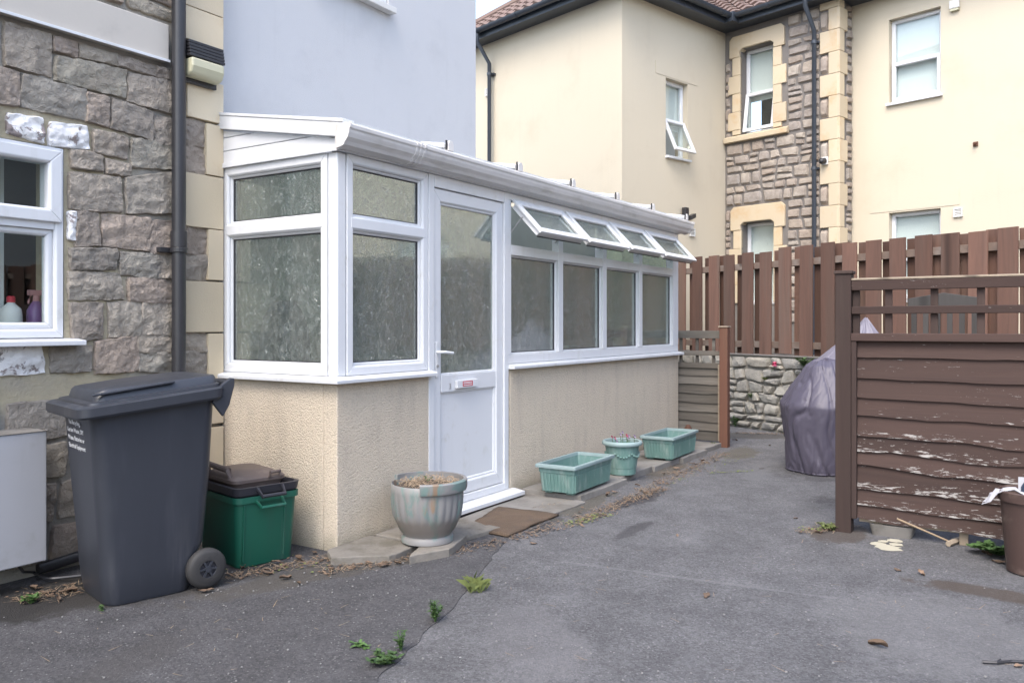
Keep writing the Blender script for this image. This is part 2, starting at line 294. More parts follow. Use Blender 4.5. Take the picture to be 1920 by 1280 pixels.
M['greenplastic'] = mat('green_box_plastic', (.010, .105, .066), (.011, .088, .058), .45, 3, (3, 3, .6), dirt=(.03, .085, .062), dscale=3, dlo=.5, dhi=.9, streak=(.07, .12, .10), sk=.5)
M['blackplastic'] = mat('black_box_plastic', (.022, .022, .03), (.035, .035, .042), .45, 8)
M['brownplastic'] = mat('brown_caddy_plastic', (.14, .105, .092), (.11, .085, .076), .5, 6, dirt=(.2, .16, .14), dscale=9)
M['brownbin'] = mat('brown_bucket_plastic', (.075, .046, .039), (.062, .039, .034), .5, 5, dirt=(.16, .12, .1), dscale=7)
M['trough'] = mat('faded_green_plastic', (.095, .192, .17), (.14, .24, .222), .55, 7, (3, 3, .8), dirt=(.25, .32, .295), dscale=6, dlo=.45, dhi=.75)
M['troughrim'] = mat('bleached_green_plastic', (.21, .295, .29), (.28, .355, .36), .55, 12)
def urn():
    m, t, b = nt('peeling_verdigris_urn'); v = coords(t); col = mix(t, noise(t, v, 4, 4), (.17, .172, .175), (.275, .262, .252))
    col = mix(t, step(t, noise(t, coords(t, (1, 1, .5)), 7, 5, .65, .5), .50, .62), col, (.15, .215, .20)); col = mix(t, step(t, noise(t, coords(t, (1.3, 1.3, .45)), 6, 5, .6, .3), .60, .70), col, (.23, .165, .115))
    sp = N(t, 'SeparateXYZ'); L(t, N(t, 'TexCoord').outputs['Object'], sp.inputs[0]); col = mix(t, mth(t, 'MULTIPLY', step(t, mth(t, 'ABSOLUTE', mth(t, 'SUBTRACT', sp.outputs[2], .12)), .09, .02), .6), col, (.17, .14, .115))
    L(t, col, b.inputs['Base Color']); b.inputs['Roughness'].default_value = .5; bump(t, b, noise(t, v, 30, 5), .3, .004); return m
M['urn'] = urn()
M['soil'] = mat('dry_soil', (.10, .075, .055), (.06, .045, .033), .95, 25, bs=1, bscale=60, dist=.01)
M['twig'] = mat('dry_straw', (.34, .26, .17), (.22, .16, .11), .9, 12, rnd=.25)
M['slab'] = mat('concrete_slab', (.25, .235, .215), (.18, .17, .157), .92, 4, bs=.5, bscale=70, rnd=.1, dirt=(.105, .095, .08), dscale=3, dlo=.42, dhi=.7)
M['kerbstone'] = mat('broken_flagstone', (.26, .235, .20), (.17, .16, .145), .92, 6, bs=.7, bscale=45, rnd=.15, dist=.008, dirt=(.11, .10, .078), dscale=5, dlo=.42, dhi=.7)
M['brick'] = mat('red_brick', (.26, .10, .06), (.16, .075, .055), .9, 8, bs=.6, bscale=50)
M['coir'] = mat('worn_coir_mat', (.155, .105, .068), (.075, .053, .038), .97, 5, bs=1, bscale=110, dist=.014, dirt=(.075, .055, .042), dscale=7)
M['cover'] = mat('purple_grey_cover_cloth', (.082, .074, .104), (.066, .06, .086), .5, 3, bs=.2, bscale=9, dist=.02)
M['cover2'] = mat('faded_lilac_cover_cloth', (.19, .178, .215), (.15, .14, .175), .5, 3, bs=.3, bscale=12, dist=.02)
M['meter'] = mat('grey_meter_box', (.47, .47, .49), (.41, .41, .425), .5, 3, dirt=(.31, .30, .28), dscale=5, dlo=.55, dhi=.85, streak=(.27, .26, .24), sk=.6)
M['diffuser'] = mat('yellowed_diffuser', (.55, .53, .36), (.48, .46, .33), .35, 5)
M['whitepl'] = mat('white_plastic', (.72, .71, .68), (.62, .61, .58), .5, 6)
M['leaf'] = mat('green_leaf', (.07, .13, .035), (.045, .095, .025), .6, 12, rnd=.3)
M['moss'] = mat('moss_grass', (.14, .17, .05), (.09, .11, .035), .8, 12, rnd=.3)
M['dryleaf'] = mat('dry_brown_leaf', (.20, .13, .085), (.115, .08, .055), .75, 14, rnd=.35)
M['petal'] = mat('pink_petal', (.65, .10, .17), (.55, .12, .25), .6, 10); M['petalw'] = mat('white_violet_petal', (.62, .55, .66), (.35, .2, .4), .6, 30)
M['redpl'] = mat('red_sticker', (.55, .03, .05), rough=.5); M['paper'] = mat('crumpled_paper', (.48, .48, .50), (.33, .33, .37), .8, 9)
M['purple'] = mat('purple_bottle', (.20, .10, .26), (.16, .08, .22), .35, 3); M['bluepl'] = mat('dark_blue_plastic', (.03, .045, .08), rough=.3)
M['paint'] = mat('spilt_cream_paint', (.45, .42, .32), (.38, .36, .29), .8, 9); M['text'] = mat('white_print', (.75, .76, .78), rough=.6)
M['teal'] = mat('teal_sticker', (.05, .25, .33), rough=.5)
M['darkwood'] = wood('dark_garden_wood', (.075, .07, .066), (.045, .042, .04), 2)

# ------------------------------------------------------------------ stones
def stone(P, quad, depth, mt, parent, seed, n=(12, 9), rough=.5, name='stone', rnd=.12, back=.012, grow=0, edge=.35):
    """rock-faced stone; quad = four (u, z) corners BL BR TR TL on the wall P"""
    rg = random.Random(seed); nx, ny = n
    if grow: quad = [(q[0] + grow * sx, q[1] + grow * sz) for q, (sx, sz) in zip(quad, ((-1, -1), (1, -1), (1, 1), (-1, 1)))]
    w = max(abs(quad[1][0] - quad[0][0]), .05); h = max(abs(quad[3][1] - quad[0][1]), .04)
    pl = [(rg.uniform(.7, 1.05), rg.uniform(-.55, .55), rg.uniform(-.55, .55)) for _ in range(6)]
    vs = []; fs = []; br = max(.006, depth * edge)
    def sp(i, n):                       # grid lines crowd towards the arris
        t = -1 + 2 * i / n; return math.copysign(1 - (1 - abs(t)) ** 1.25, t)
    for j in range(ny + 1):
        for i in range(nx + 1):
            u = sp(i, nx); v = sp(j, ny)
            uu = u * math.sqrt(1 - rnd * v * v / 2); vv = v * math.sqrt(1 - rnd * u * u / 2); a, b = (uu + 1) / 2, (vv + 1) / 2
            pu = (quad[0][0] * (1 - a) + quad[1][0] * a) * (1 - b) + (quad[3][0] * (1 - a) + quad[2][0] * a) * b
            pz = (quad[0][1] * (1 - a) + quad[1][1] * a) * (1 - b) + (quad[3][1] * (1 - a) + quad[2][1] * a) * b
            q = Vector((pu, pz, seed * .37)); pu += mn.noise(q * 24) * .007; pz += mn.noise(q * 24 + Vector((9, 0, 0))) * .007
            e = min((1 - abs(u)) * w, (1 - abs(v)) * h) / 2; e = min(1, e / br); prof = math.sqrt(max(0, 1 - (1 - e) ** 2))
            hh = max(.15, min(k + gx * u + gy * v for k, gx, gy in pl))
            f = mn.ridged_multi_fractal(Vector((pu * 7, pz * 11, seed * 1.7)), .9, 2.1, 5, 1.0, 2.0) * .35
            hh = 1 - rough + rough * (hh * 1.0 + f) + mn.fractal(Vector((pu * 30, pz * 30, seed * 1.7)), .9, 2, 3) * rough * .25
            vs.append(P(pu, -back + prof * (depth * max(.3, hh) + back), pz))
    for j in range(ny):
        for i in range(nx):
            k = j * (nx + 1) + i; fs.append((k, k + 1, k + nx + 2, k + nx + 1))
    m = MB(); m.add(vs, fs); return m.build(name, mt, parent, smooth=28, recalc=False)
def rubble(P, u0, u1, z0, z1, h, w, depth, mt, parent, seed, joint=.02, jit=.02, n=(6, 5), name='stone', rnd=.15, rough=.5):
    """random rubble: wavy courses and slanting end joints shared by neighbours"""
    rg = random.Random(seed); out = []
    rows = max(1, round((z1 - z0) / h)); hs = [rg.uniform(.65, 1.35) for _ in range(rows)]; k = (z1 - z0) / sum(hs); zs = [z0]
    for x in hs: zs.append(zs[-1] + x * k)
    def cz(r, u): return zs[r] + (0 if r in (0, rows) else jit * 1.6 * mn.noise(Vector((u * 3.3, r * 7.7, seed))))
    g = joint / 2
    for r in range(rows):
        cells = max(1, round((u1 - u0) / w)); ws = [rg.uniform(.5, 1.6) for _ in range(cells)]; q = (u1 - u0) / sum(ws); us = [u0]
        for x in ws: us.append(us[-1] + x * q)
        sl = [0] + [rg.uniform(-jit, jit) for _ in range(cells - 1)] + [0]
        for c in range(cells):
            a0, a1, b0, b1 = us[c] + sl[c], us[c] - sl[c], us[c + 1] + sl[c + 1], us[c + 1] - sl[c + 1]
            qd = [(a0 + g, cz(r, a0) + g), (b0 - g, cz(r, b0) + g), (b1 - g, cz(r + 1, b1) - g), (a1 + g, cz(r + 1, a1) - g)]
            if hs[r] > .95 and rg.random() < .28:
                f0, f1 = rg.uniform(.38, .62), rg.uniform(.38, .62); lm = (qd[0][0] * (1 - f0) + qd[3][0] * f0, qd[0][1] * (1 - f0) + qd[3][1] * f0); rm = (qd[1][0] * (1 - f1) + qd[2][0] * f1, qd[1][1] * (1 - f1) + qd[2][1] * f1)
                out.append([qd[0], qd[1], (rm[0], rm[1] - g), (lm[0], lm[1] - g)]); out.append([(lm[0], lm[1] + g), (rm[0], rm[1] + g), qd[2], qd[3]])
            else: out.append(qd)
    for i, qd in enumerate(out): stone(P, qd, depth * rg.uniform(.7, 1.2), mt, parent, seed * 1000 + i, n, rough, name, rnd)
    return out

# ------------------------------------------------------------------ setting: ground
def struct(o): o['kind'] = 'structure'; return o
g = MB(); g.add([(-70, -70, 0), (90, -70, 0), (90, 90, 0), (-70, 90, 0)], [(0, 1, 2, 3)]); struct(g.build('ground', M['tarmac']))
seam = [gnd(*p) for p in ((700, 1285), (712, 1268), (752, 1232), (778, 1207), (808, 1176), (850, 1140), (872, 1112), (905, 1068), (928, 1038), (955, 1008), (990, 996), (1040, 975))]
sp = []
for i in range(len(seam) - 1):
    for k in range(6):
        q = seam[i].lerp(seam[i + 1], k / 6); sp.append((q.x + .018 * mn.noise(q * 9), q.y + .018 * mn.noise(q * 9 + Vector((5, 5, 5)))))
d0 = (seam[0] - seam[2]).normalized(); ext = seam[0] + d0 * 6
poly_ = [(ext.x, ext.y)] + sp + [(5.3, 3.3), (5.3, 3.75), (3.7, 3.75), (3.7, 4.9), (-9, 4.9), (-9, ext.y)]
m = MB(); m.prism(poly_, -.02, .004, lambda a, b, t: (a, b, t)); struct(m.build('tarmac_patch', M['tarmac_dark']))

# ------------------------------------------------------------------ stone house (left)
YH, YR, YF, XS = 4.71, 4.79, 3.625, 3.676
PH = lambda u, v, z: (u, YH - v, z)
house = thing('stone_house', 'grey rock-faced stone house wall with white window, at the left edge', 'house', (2.5, YH, 0))
m = MB(); WU0, WU1, WZ0, WZ1 = 1.35, 2.60, 1.315, 2.40; HT = 7.6
for a in ((-6, WU0, -.3, 0, 0, HT), (WU1, 3.66, -.3, 0, 0, HT), (WU0, WU1, -.3, 0, 0, WZ0), (WU0, WU1, -.3, 0, WZ1, HT)): m.box(*a, P=PH)
m.build('wall', M['mortar'], house)
m = MB(); m.box(-6, 3.66, -3.4, -.32, HT - .1, HT, P=PH); m.box(-6, -5.8, -3.4, -.31, 0, HT - .11, P=PH); m.box(-5.79, 3.66, -3.4, -3.2, 0, HT - .11, P=PH); m.build('roof', M['tile'], house)
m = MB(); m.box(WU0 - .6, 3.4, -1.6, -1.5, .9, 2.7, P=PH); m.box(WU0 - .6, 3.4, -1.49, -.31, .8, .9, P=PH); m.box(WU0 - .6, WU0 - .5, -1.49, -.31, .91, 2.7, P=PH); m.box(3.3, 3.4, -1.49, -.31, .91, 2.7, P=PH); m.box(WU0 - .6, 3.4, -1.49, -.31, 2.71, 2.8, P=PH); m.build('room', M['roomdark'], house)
def H2(x, y): return onY(x, y, YH)
def tr(lst, z0, sc, s0):
    for i, (mt, qd) in enumerate(lst):
        # corners listed TL TR BR BL in enlarged picture units
        q = [H2(x / sc, z0 + y / sc) for x, y in qd]; q = [q[3], q[2], q[1], q[0]]
        stone(PH, q, .027, M[mt], house, s0 + i, (26, 18), .95, rnd=.08 if mt == 'stone' else .22, grow=.013, edge=.3, back=.006)
s_ = 'stone'; w_ = 'stone_white'
tr([(s_, ((25, 140), (290, 212), (300, 462), (25, 392))), (s_, ((320, 228), (462, 266), (448, 338), (318, 305))), (s_, ((480, 275), (690, 335), (690, 388), (470, 345))), (s_, ((700, 337), (922, 400), (920, 452), (700, 393))), (s_, ((935, 408), (1050, 440), (1050, 490), (935, 458))),
    (s_, ((328, 345), (748, 425), (742, 588), (324, 480))), (s_, ((765, 443), (1050, 500), (1050, 692), (758, 608))), (s_, ((1058, 512), (1092, 520), (1088, 702), (1056, 697))), (s_, ((-60, 395), (105, 440), (105, 632), (-60, 612))), (s_, ((128, 453), (502, 545), (502, 722), (124, 637))),
    (s_, ((514, 558), (642, 590), (642, 762), (514, 722))), (s_, ((668, 598), (908, 675), (908, 838), (662, 767))), (s_, ((922, 697), (1050, 728), (1050, 880), (925, 857))), (w_, ((40, 688), (235, 712), (255, 858), (42, 790))), (w_, ((296, 742), (500, 760), (528, 893), (288, 868))),
    (s_, ((558, 783), (752, 828), (752, 952), (558, 912))), (s_, ((783, 832), (1050, 878), (1050, 1012), (783, 1002))), (s_, ((1054, 704), (1212, 738), (1212, 880), (1054, 868))), (s_, ((1054, 878), (1215, 888), (1218, 1050), (1054, 1026))), (s_, ((420, 900), (602, 940), (605, 1022), (428, 1002))),
    (s_, ((634, 963), (768, 990), (768, 1052), (634, 1036))), (s_, ((412, 1038), (708, 1070), (722, 1272), (412, 1250))), (s_, ((742, 1075), (1050, 1030), (1050, 1275), (756, 1278)))], 0, 3.2, 100)
tr([(w_, ((408, 60), (442, 60), (442, 222), (412, 216))), (s_, ((453, 58), (575, 54), (588, 252), (453, 262))), (s_, ((608, 73), (892, 93), (878, 292), (608, 252))), (s_, ((898, 115), (1050, 112), (1050, 300), (893, 302))), (s_, ((1058, 138), (1226, 153), (1226, 312), (1058, 302))), (s_, ((1058, 316), (1226, 320), (1226, 467), (1058, 456))),
    (s_, ((418, 283), (692, 278), (686, 394), (426, 397))), (s_, ((713, 303), (947, 308), (947, 452), (718, 424))), (s_, ((952, 308), (1050, 310), (1050, 447), (952, 442))), (s_, ((408, 418), (710, 430), (738, 574), (412, 577))), (s_, ((768, 458), (1050, 450), (1050, 602), (768, 588))), (s_, ((412, 608), (602, 603), (602, 812), (440, 822))),
    (s_, ((648, 603), (842, 598), (828, 792), (652, 803))), (s_, ((848, 608), (1050, 605), (1050, 787), (843, 787))), (w_, ((-60, 862), (225, 858), (268, 1018), (-60, 1032))), (s_, ((303, 868), (542, 863), (532, 1007), (303, 1012))), (s_, ((568, 838), (818, 798), (818, 1002), (568, 1022))), (s_, ((823, 798), (1050, 790), (1050, 897), (823, 892))),
    (s_, ((828, 903), (1050, 900), (1050, 1022), (828, 1004))), (s_, ((1063, 783), (1226, 785), (1226, 892), (1063, 882))), (s_, ((1063, 895), (1226, 895), (1222, 1032), (1063, 1032)))], 380, 3.2, 200)
for i, a in enumerate(((2.27, 3.58, .52, .985, .22, .36), (2.27, 3.58, .05, .52, .22, .3), (.7, 2.25, .05, .98, .22, .34), (.7, 2.24, 1.0, 1.27, .24, .34), (.7, 1.33, 1.28, 2.42, .22, .32), (.7, 2.24, 2.43, 3.02, .2, .36), (.7, 3.31, 3.32, 4.1, .19, .34))):
    rubble(PH, *a, .028, M['stone'], house, 31 + i, .014, .014, (18, 13), rough=.7)
m = MB(); m.box(-6, 3.24, .002, .055, 3.055, 3.29, P=PH); m.build('string_band', M['band'], house, bevel=.006)
m = MB(); m.box(-6, 3.24, .056, .068, 3.05, 3.066, P=PH); m.build('flashing', M['upvc'], house)
# dressed corner stones, each at its real course
def quoin(x0, y0, x1, y1):
    a = H2(x0, y0)[0]; b = 3.664; z1 = H2(x0, y0)[1]; z0 = H2(x0, y1)[1]; m = MB(); m.box(a, b, -.05, .042, z0 + .001, z1 - .001, P=PH); m.build('quoin', M['quoin'], house, bevel=.003)
for q in ((329, -120, 415, -60), (329, -59, 415, 6), (329, 7, 415, 70), (344, 142, 415, 219), (380, 232, 415, 328), (340, 323, 415, 424), (384, 430, 415, 525), (340, 526, 415, 623), (384, 625, 415, 705), (340, 706, 415, 800), (384, 801, 415, 895), (340, 896, 415, 990)): quoin(*q)
# window of the stone house
win = MB(); frame(PH, WU0, 2.592, 1.322, 2.395, .05, -.10, .012, win); win.box(WU0 + .05, 2.542, -.095, .008, 1.93, 1.985, P=PH)
wo = win.build('window', M['upvc'], house, bevel=.004)
m = MB(); frame(PH, 1.42, 2.575, 1.972, 2.375, .075, -.07, .032, m); m.build('sash', M['upvc'], wo, bevel=.005)
m = MB(); frame(PH, 1.405, 2.541, 1.373, 1.929, .035, -.06, -.01, m); m.build('glazing_bead', M['upvc'], wo, bevel=.004)
m = MB(); m.box(1.49, 2.502, -.02, -.014, 2.045, 2.302, P=PH); m.build('pane', M['glass'], wo); m = MB(); m.box(1.438, 2.507, -.04, -.034, 1.407, 1.896, P=PH); m.build('pane', M['glass'], wo)
m = MB(); m.prism([(.0, 1.318), (.105, 1.306), (.105, 1.278), (-.1, 1.278), (-.1, 1.318)], 1.30, 2.675, lambda a, b, t: PH(t, a, b)); m.build('sill', M['upvc'], wo, bevel=.004)
m = MB(); m.box(WU0, 2.598, -.298, -.101, 1.317, 1.345, P=PH); m.build('inner_sill', M['whitepl'], wo)
m = MB()
for k in range(41):
    a = 1.4 + k * .026; m.box(a, a + .027, -.40 - .02 * (k % 2), -.395, 1.36, 2.4, P=PH)
m.build('curtain', M['curtain'], wo)
def bottle(name, label, prof, mt, capmt, x, capz, caph, spray=False):
    t = thing(name, label, 'bottle', (x, YH + .2, 1.346)); m = MB(); m.lathe(prof, 20, c0=True, c1=True); m.build('body', mt, t, world=False, smooth=40)
    m = MB()
    if spray: m.lathe([(.018, capz), (.018, capz + .03), (.014, capz + .035)], 14, c0=True, c1=True); m.box(-.045, .03, -.012, .012, capz + .035, capz + .065); m.tube([(-.03, 0, capz + .036), (-.04, 0, capz + .01), (-.045, 0, capz - .015)], .006)
    else: m.lathe([(.022, capz), (.022, capz + caph), (.015, capz + caph + .006)], 14, c0=True, c1=True)
    m.build('cap', capmt, t, world=False, smooth=40)
bottle('cleaning_bottle', 'white plastic bottle with red cap inside the stone house window', [(.05, 0), (.058, .01), (.058, .10), (.052, .14), (.02, .17), (.02, .18)], M['whitepl'], M['redpl'], 2.41, .175, .03)
bottle('spray_bottle', 'purple spray bottle with pink trigger inside the stone house window', [(.045, 0), (.05, .01), (.05, .13), (.03, .17), (.018, .185)], M['purple'], mat('pink_trigger', (.5, .25, .25)), 2.55, .184, .03, True)

# ------------------------------------------------------------------ rendered wing above the conservatory
PR = lambda u, v, z: (u, YR - v, z)
wing = thing('rendered_house', 'pale blue-grey rendered house wall rising behind the white conservatory', 'house', (5, YR, 0)); XR = onY(892, 607, YR)[0]
bx0, bz0 = onY(729, 22, YR)
m = MB()
for a in ((3.662, bx0 - .9, -.28, 0, 0, HT), (bx0, XR, -.28, 0, 0, HT), (bx0 - .9, bx0, -.28, 0, 0, bz0), (bx0 - .9, bx0, -.28, 0, bz0 + 1.2, HT)): m.box(*a, P=PR)
m.box(XR - .28, XR, -3.3, -.281, 0, HT, P=PR); m.box(3.662, XR - .29, -3.3, -3.0, 0, HT, P=PR); m.build('wall', M['render'], wing)
m = MB(); m.box(3.67, XR + .1, -3.4, .1, HT + .01, HT + .2, P=PR); m.build('roof', M['tile'], wing)
m = MB(); frame(PR, bx0 - .895, bx0 - .005, bz0 + .04, bz0 + 1.19, .06, -.09, -.02, m); wo = m.build('window', M['upvc'], wing, bevel=.004)
m = MB(); m.prism([(0.001, bz0 + .038), (.075, bz0 + .02), (.075, bz0 - .03), (.001, bz0 - .03)], bx0 - .95, bx0 + .02, lambda a, b, t: PR(t, a, b)); m.build('sill', M['whitepl'], wo, bevel=.005)
m = MB(); m.box(bx0 - .836, bx0 - .064, -.06, -.054, bz0 + .1, bz0 + 1.13, P=PR); m.build('pane', M['glass'], wo)
m = MB(); m.box(bx0 - .93, bx0 + .03, -.40, -.38, bz0 - .1, bz0 + 1.25, P=PR); m.build('curtain', M['curtain'], wo)

# ------------------------------------------------------------------ conservatory
PF = lambda u, v, z: (u, YF - v, z)
PS = lambda u, v, z: (XS - v, u, z)
con = thing('conservatory', 'white lean-to conservatory on a cream roughcast base, four top windows open', 'conservatory', (6.5, YF, 0))
XE = 9.30
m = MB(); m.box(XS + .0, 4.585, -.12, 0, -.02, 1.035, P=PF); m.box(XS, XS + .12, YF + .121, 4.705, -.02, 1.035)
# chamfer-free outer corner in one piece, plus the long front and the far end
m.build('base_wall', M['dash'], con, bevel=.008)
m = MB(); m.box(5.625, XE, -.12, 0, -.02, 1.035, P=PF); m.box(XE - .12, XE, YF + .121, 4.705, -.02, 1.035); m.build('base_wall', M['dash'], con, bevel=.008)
# sills
sprof = [(-.06, 1.036), (.06, 1.036), (.062, 1.058), (.05, 1.066), (-.06, 1.084)]
m = MB()
a0 = XS; n = len(sprof)
vs = [PS(4.70, a, b) for a, b in sprof] + [(XS - a, YF - a, b) for a, b in sprof] + [PF(4.60, a, b) for a, b in sprof]
m.add(vs, [list(range(n))[::-1], [2 * n + k for k in range(n)]] + [(k, (k + 1) % n, n + (k + 1) % n, n + k) for k in range(n)] + [(n + k, n + (k + 1) % n, 2 * n + (k + 1) % n, 2 * n + k) for k in range(n)]); m.build('sill', M['upvc'], con, bevel=.003)
m = MB(); m.prism(sprof, 5.60, XE + .04, lambda a, b, t: PF(t, a, b)); m.build('sill', M['upvc'], con, bevel=.003)
FT = 2.455
# corner post
m = MB(); m.box(XS + .004, XS + .085, YF + .004, YF + .085, 1.075, FT); m.build('corner_post', M['upvc'], con, bevel=.012, seg=3)
def fixed(P, u0, u1, z0, z1, parent, w=.055, obs='obscure', transom=None, v1=0.0):
    m = MB(); frame(P, u0, u1, z0, z1, w, v1 - .07, v1, m); wo = m.build('window', M['upvc'], con, bevel=.004)
    secs = [(z0 + w, z1 - w)]
    if transom: m = MB(); m.prism([(v1 - .065, transom[0]), (v1 - .012, transom[0]), (v1 + .002, transom[0] + .015), (v1 + .002, transom[1] - .015), (v1 - .012, transom[1]), (v1 - .065, transom[1])], u0 + w * .55, u1 - w * .55, lambda a, b, t: P(t, a, b)); m.build('transom', M['upvc'], wo, bevel=.003); secs = [(z0 + w, transom[0]), (transom[1], z1 - w)]
    for a, b in secs:
        m = MB(); frame(P, u0 + w + .001, u1 - w - .001, a + .001, b - .001, .014, v1 - .06, v1 - .022, m, .008); m.build('glazing_bead', M['upvc'], wo)
        m = MB(); frame(P, u0 + w + .0155, u1 - w - .0155, a + .0155, b - .0155, .006, v1 - .05, v1 - .034, m, .002); m.build('gasket', M['seal'], wo)
        m = MB(); m.box(u0 + w + .016, u1 - w - .016, v1 - .047, v1 - .041, a + .016, b - .016, P=P); m.build('pane', M[obs], wo)
    return wo
fixed(PS, YF + .088, 4.70, 1.078, FT, con, .062, transom=(1.985, 2.075))
fixed(PF, XS + .088, 4.566, 1.078, FT, con, .062, transom=(1.985, 2.075))
# door
D0, D1 = 4.57, 5.60
m = MB(); DZ = .075
m.prism([(-.075, DZ), (.004, DZ), (.004, FT), (-.075, FT)], D0, D0 + .062, lambda a, b, t: PF(t, a, b)); m.prism([(-.075, DZ), (.004, DZ), (.004, FT), (-.075, FT)], D1 - .062, D1, lambda a, b, t: PF(t, a, b)); m.box(D0 + .0625, D1 - .0625, -.075, .004, FT - .085, FT, P=PF); m.box(D0 + .0625, D1 - .0625, -.075, .004, DZ, DZ + .055, P=PF)
dfr = m.build('door_frame', M['upvc'], con, bevel=.004)
m = MB(); m.prism([(-.07, .072), (.02, .072), (.115, .058), (.115, .028), (-.07, .028)], D0 - .04, D1 + .07, lambda a, b, t: PF(t, a, b)); m.build('door_cill', M['upvc'], con, bevel=.003)
m = MB(); m.box(D0 - .02, D1 + .05, -.1, .06, -.02, .026, P=PF); m.build('brick_step', M['brick'], con, bevel=.006)
l0, l1, lz0, lz1 = D0 + .066, D1 - .066, DZ + .06, FT - .09
m = MB(); frame(PF, l0, l1, lz0, lz1, .098, -.07, -.012, m, .014); m.box(l0 + .099, l1 - .099, -.068, -.014, .905, 1.03, P=PF); door = m.build('door', M['upvc'], con, bevel=.004)
m = MB(); m.box(l0 + .1, l1 - .1, -.05, -.036, lz0 + .1, .904, P=PF); m.build('panel', M['upvc'], door)
for a, b in ((lz0 + .099, .9045), (1.0305, lz1 - .099)):
    m = MB(); frame(PF, l0 + .099, l1 - .099, a, b, .013, -.05, -.024, m, .007); m.build('glazing_bead', M['upvc'], door)
m = MB(); m.box(l0 + .112, l1 - .112, -.046, -.04, 1.044, lz1 - .112, P=PF); m.build('pane', M['obscure'], door)
m = MB(); m.box(l0 + .020, l0 + .05, -.012, -.001, 1.02, 1.27, P=PF); hp = m.build('handle_plate', M['upvc'], door, bevel=.004)
m = MB(); m.tube([PF(l0 + .035, 0, 1.20), PF(l0 + .035, .045, 1.20), PF(l0 + .05, .052, 1.20), PF(l0 + .15, .052, 1.19)], .0105, 10); m.build('handle', M['upvc'], hp, smooth=40)
m = MB(); m.tube([PF(l0 + .035, -.001, 1.10), PF(l0 + .035, .006, 1.10)], .011, 12); m.build('keyhole', M['steel'], hp)
lb0, lb1 = l0 + .26, l0 + .52
m = MB(); m.box(lb0, lb1, -.012, .012, .925, .985, P=PF); lbx = m.build('letterbox', M['upvc'], door, bevel=.005)
m = MB(); m.box(lb0 + .065, lb0 + .19, .0125, .0135, .937, .975, P=PF); m.build('sticker', M['redpl'], lbx)
m = MB()
for k in range(9): m.box(lb0 + .073 + k * .0122, lb0 + .081 + k * .0122, .0137, .0142, .956, .969, P=PF)
m.box(lb0 + .073, lb0 + .180, .0137, .0142, .943, .949, P=PF); m.build('sticker_print', M['text'], lbx)
def text_mesh(name, body, size, mt, parent, mtx, align='LEFT', line=1.0):
    cu = bpy.data.curves.new(name, 'FONT'); cu.body = body; cu.size = size; cu.extrude = .0004; cu.align_x = align; cu.space_line = line
    o = bpy.data.objects.new('tmp', cu); C.objects.link(o); bpy.context.view_layer.update()
    me = bpy.data.meshes.new_from_object(o.evaluated_get(bpy.context.evaluated_depsgraph_get())); bpy.data.objects.remove(o)
    me.transform(mtx); me.materials.clear(); me.materials.append(mt); x = bpy.data.objects.new(name, me); C.objects.link(x); x.parent = parent; return x
fm = Matrix.Translation(Vector(PF(lb0 - .075, -.0105, .925)) - wloc(door)) @ Matrix.Rotation(R(90), 4, 'X')
text_mesh('door_number', '3', .06, M['steel'], door, fm)
# run of four windows with open top lights
bays = [5.60, 6.462, 7.345, 8.212, 9.175]
zt0, zt1 = 1.958, 2.04
m = MB()
m.box(bays[0], XE - .008, -.07, 0, FT - .055, FT, P=PF); m.box(bays[0], XE - .008, -.07, 0, 1.078, 1.15, P=PF)
for i, x in enumerate(bays):
    a, b = (x + .0005, x + .042) if i == 0 else ((x - .042, x + .042) if i < 4 else (x - .05, XE - .008)); m.box(a, b, -.069, .002, 1.151, FT - .056, P=PF)
run = m.build('window_run', M['upvc'], con, bevel=.004)
m = MB(); m.box(XE - .09, XE - .009, YF + .071, 4.70, 1.078, 1.15); m.box(XE - .09, XE - .009, YF + .071, 4.70, FT - .055, FT); m.box(XE - .085, XE - .012, 4.62, 4.70, 1.151, FT - .056); m.box(XE - .085, XE - .012, YF + .072, YF + .12, 1.151, FT - .056); ew = m.build('end_window', M['upvc'], con, bevel=.004)
m = MB(); m.box(XE - .05, XE - .044, YF + .121, 4.619, 1.152, FT - .057); m.build('pane', M['obscure'], ew)
OA = R(44)
for i in range(4):
    a, b = bays[i] + .043, bays[i + 1] - (.043 if i < 3 else .051)
    m = MB(); m.box(a, b, -.068, .001, zt0, zt1, P=PF); tm = m.build('transom', M['upvc'], run, bevel=.004)
    m = MB(); frame(PF, a + .001, b - .001, 1.151, zt0 - .001, .014, -.06, -.022, m, .008); m.build('glazing_bead', M['upvc'], run)
    m = MB(); frame(PF, a + .0155, b - .0155, 1.1655, zt0 - .0155, .006, -.05, -.034, m, .002); m.build('gasket', M['seal'], run)
    m = MB(); m.box(a + .016, b - .016, -.047, -.041, 1.166, zt0 - .016, P=PF); m.build('pane', M['obscure'], run)
    hz = FT - .062; hv = .012
    def PO(u, v, z, ang=OA - R(1.2) * (i % 2)):
        s = -z; return PF(u, hv + s * math.sin(ang) + v * math.cos(ang), hz - s * math.cos(ang) + v * math.sin(ang))
    m = MB(); frame(PO, a - .012, b + .012, -.385, -.002, .062, .0, .022, m, .010); frame(PO, a + .012, b - .012, -.362, -.03, .03, -.045, -.001, m, .004); sash = m.build('opening_light', M['upvc'], run, bevel=.004)
    m = MB(); m.box(a + .051, b - .051, -.012, -.006, -.322, -.065, P=PO); m.build('pane', M['obscure'], run)
    m = MB(); m.box(a + .02, b - .02, -.05, -.0455, -.372, -.362, P=PO); m.build('seal', M['seal'], run)
    for uu in (a + .008, b - .008):
        m = MB(); m.tube([PO(uu, -.03, -.16), PF(uu, -.03, 2.12)], .006, 6); m.build('stay', M['steel'], run)
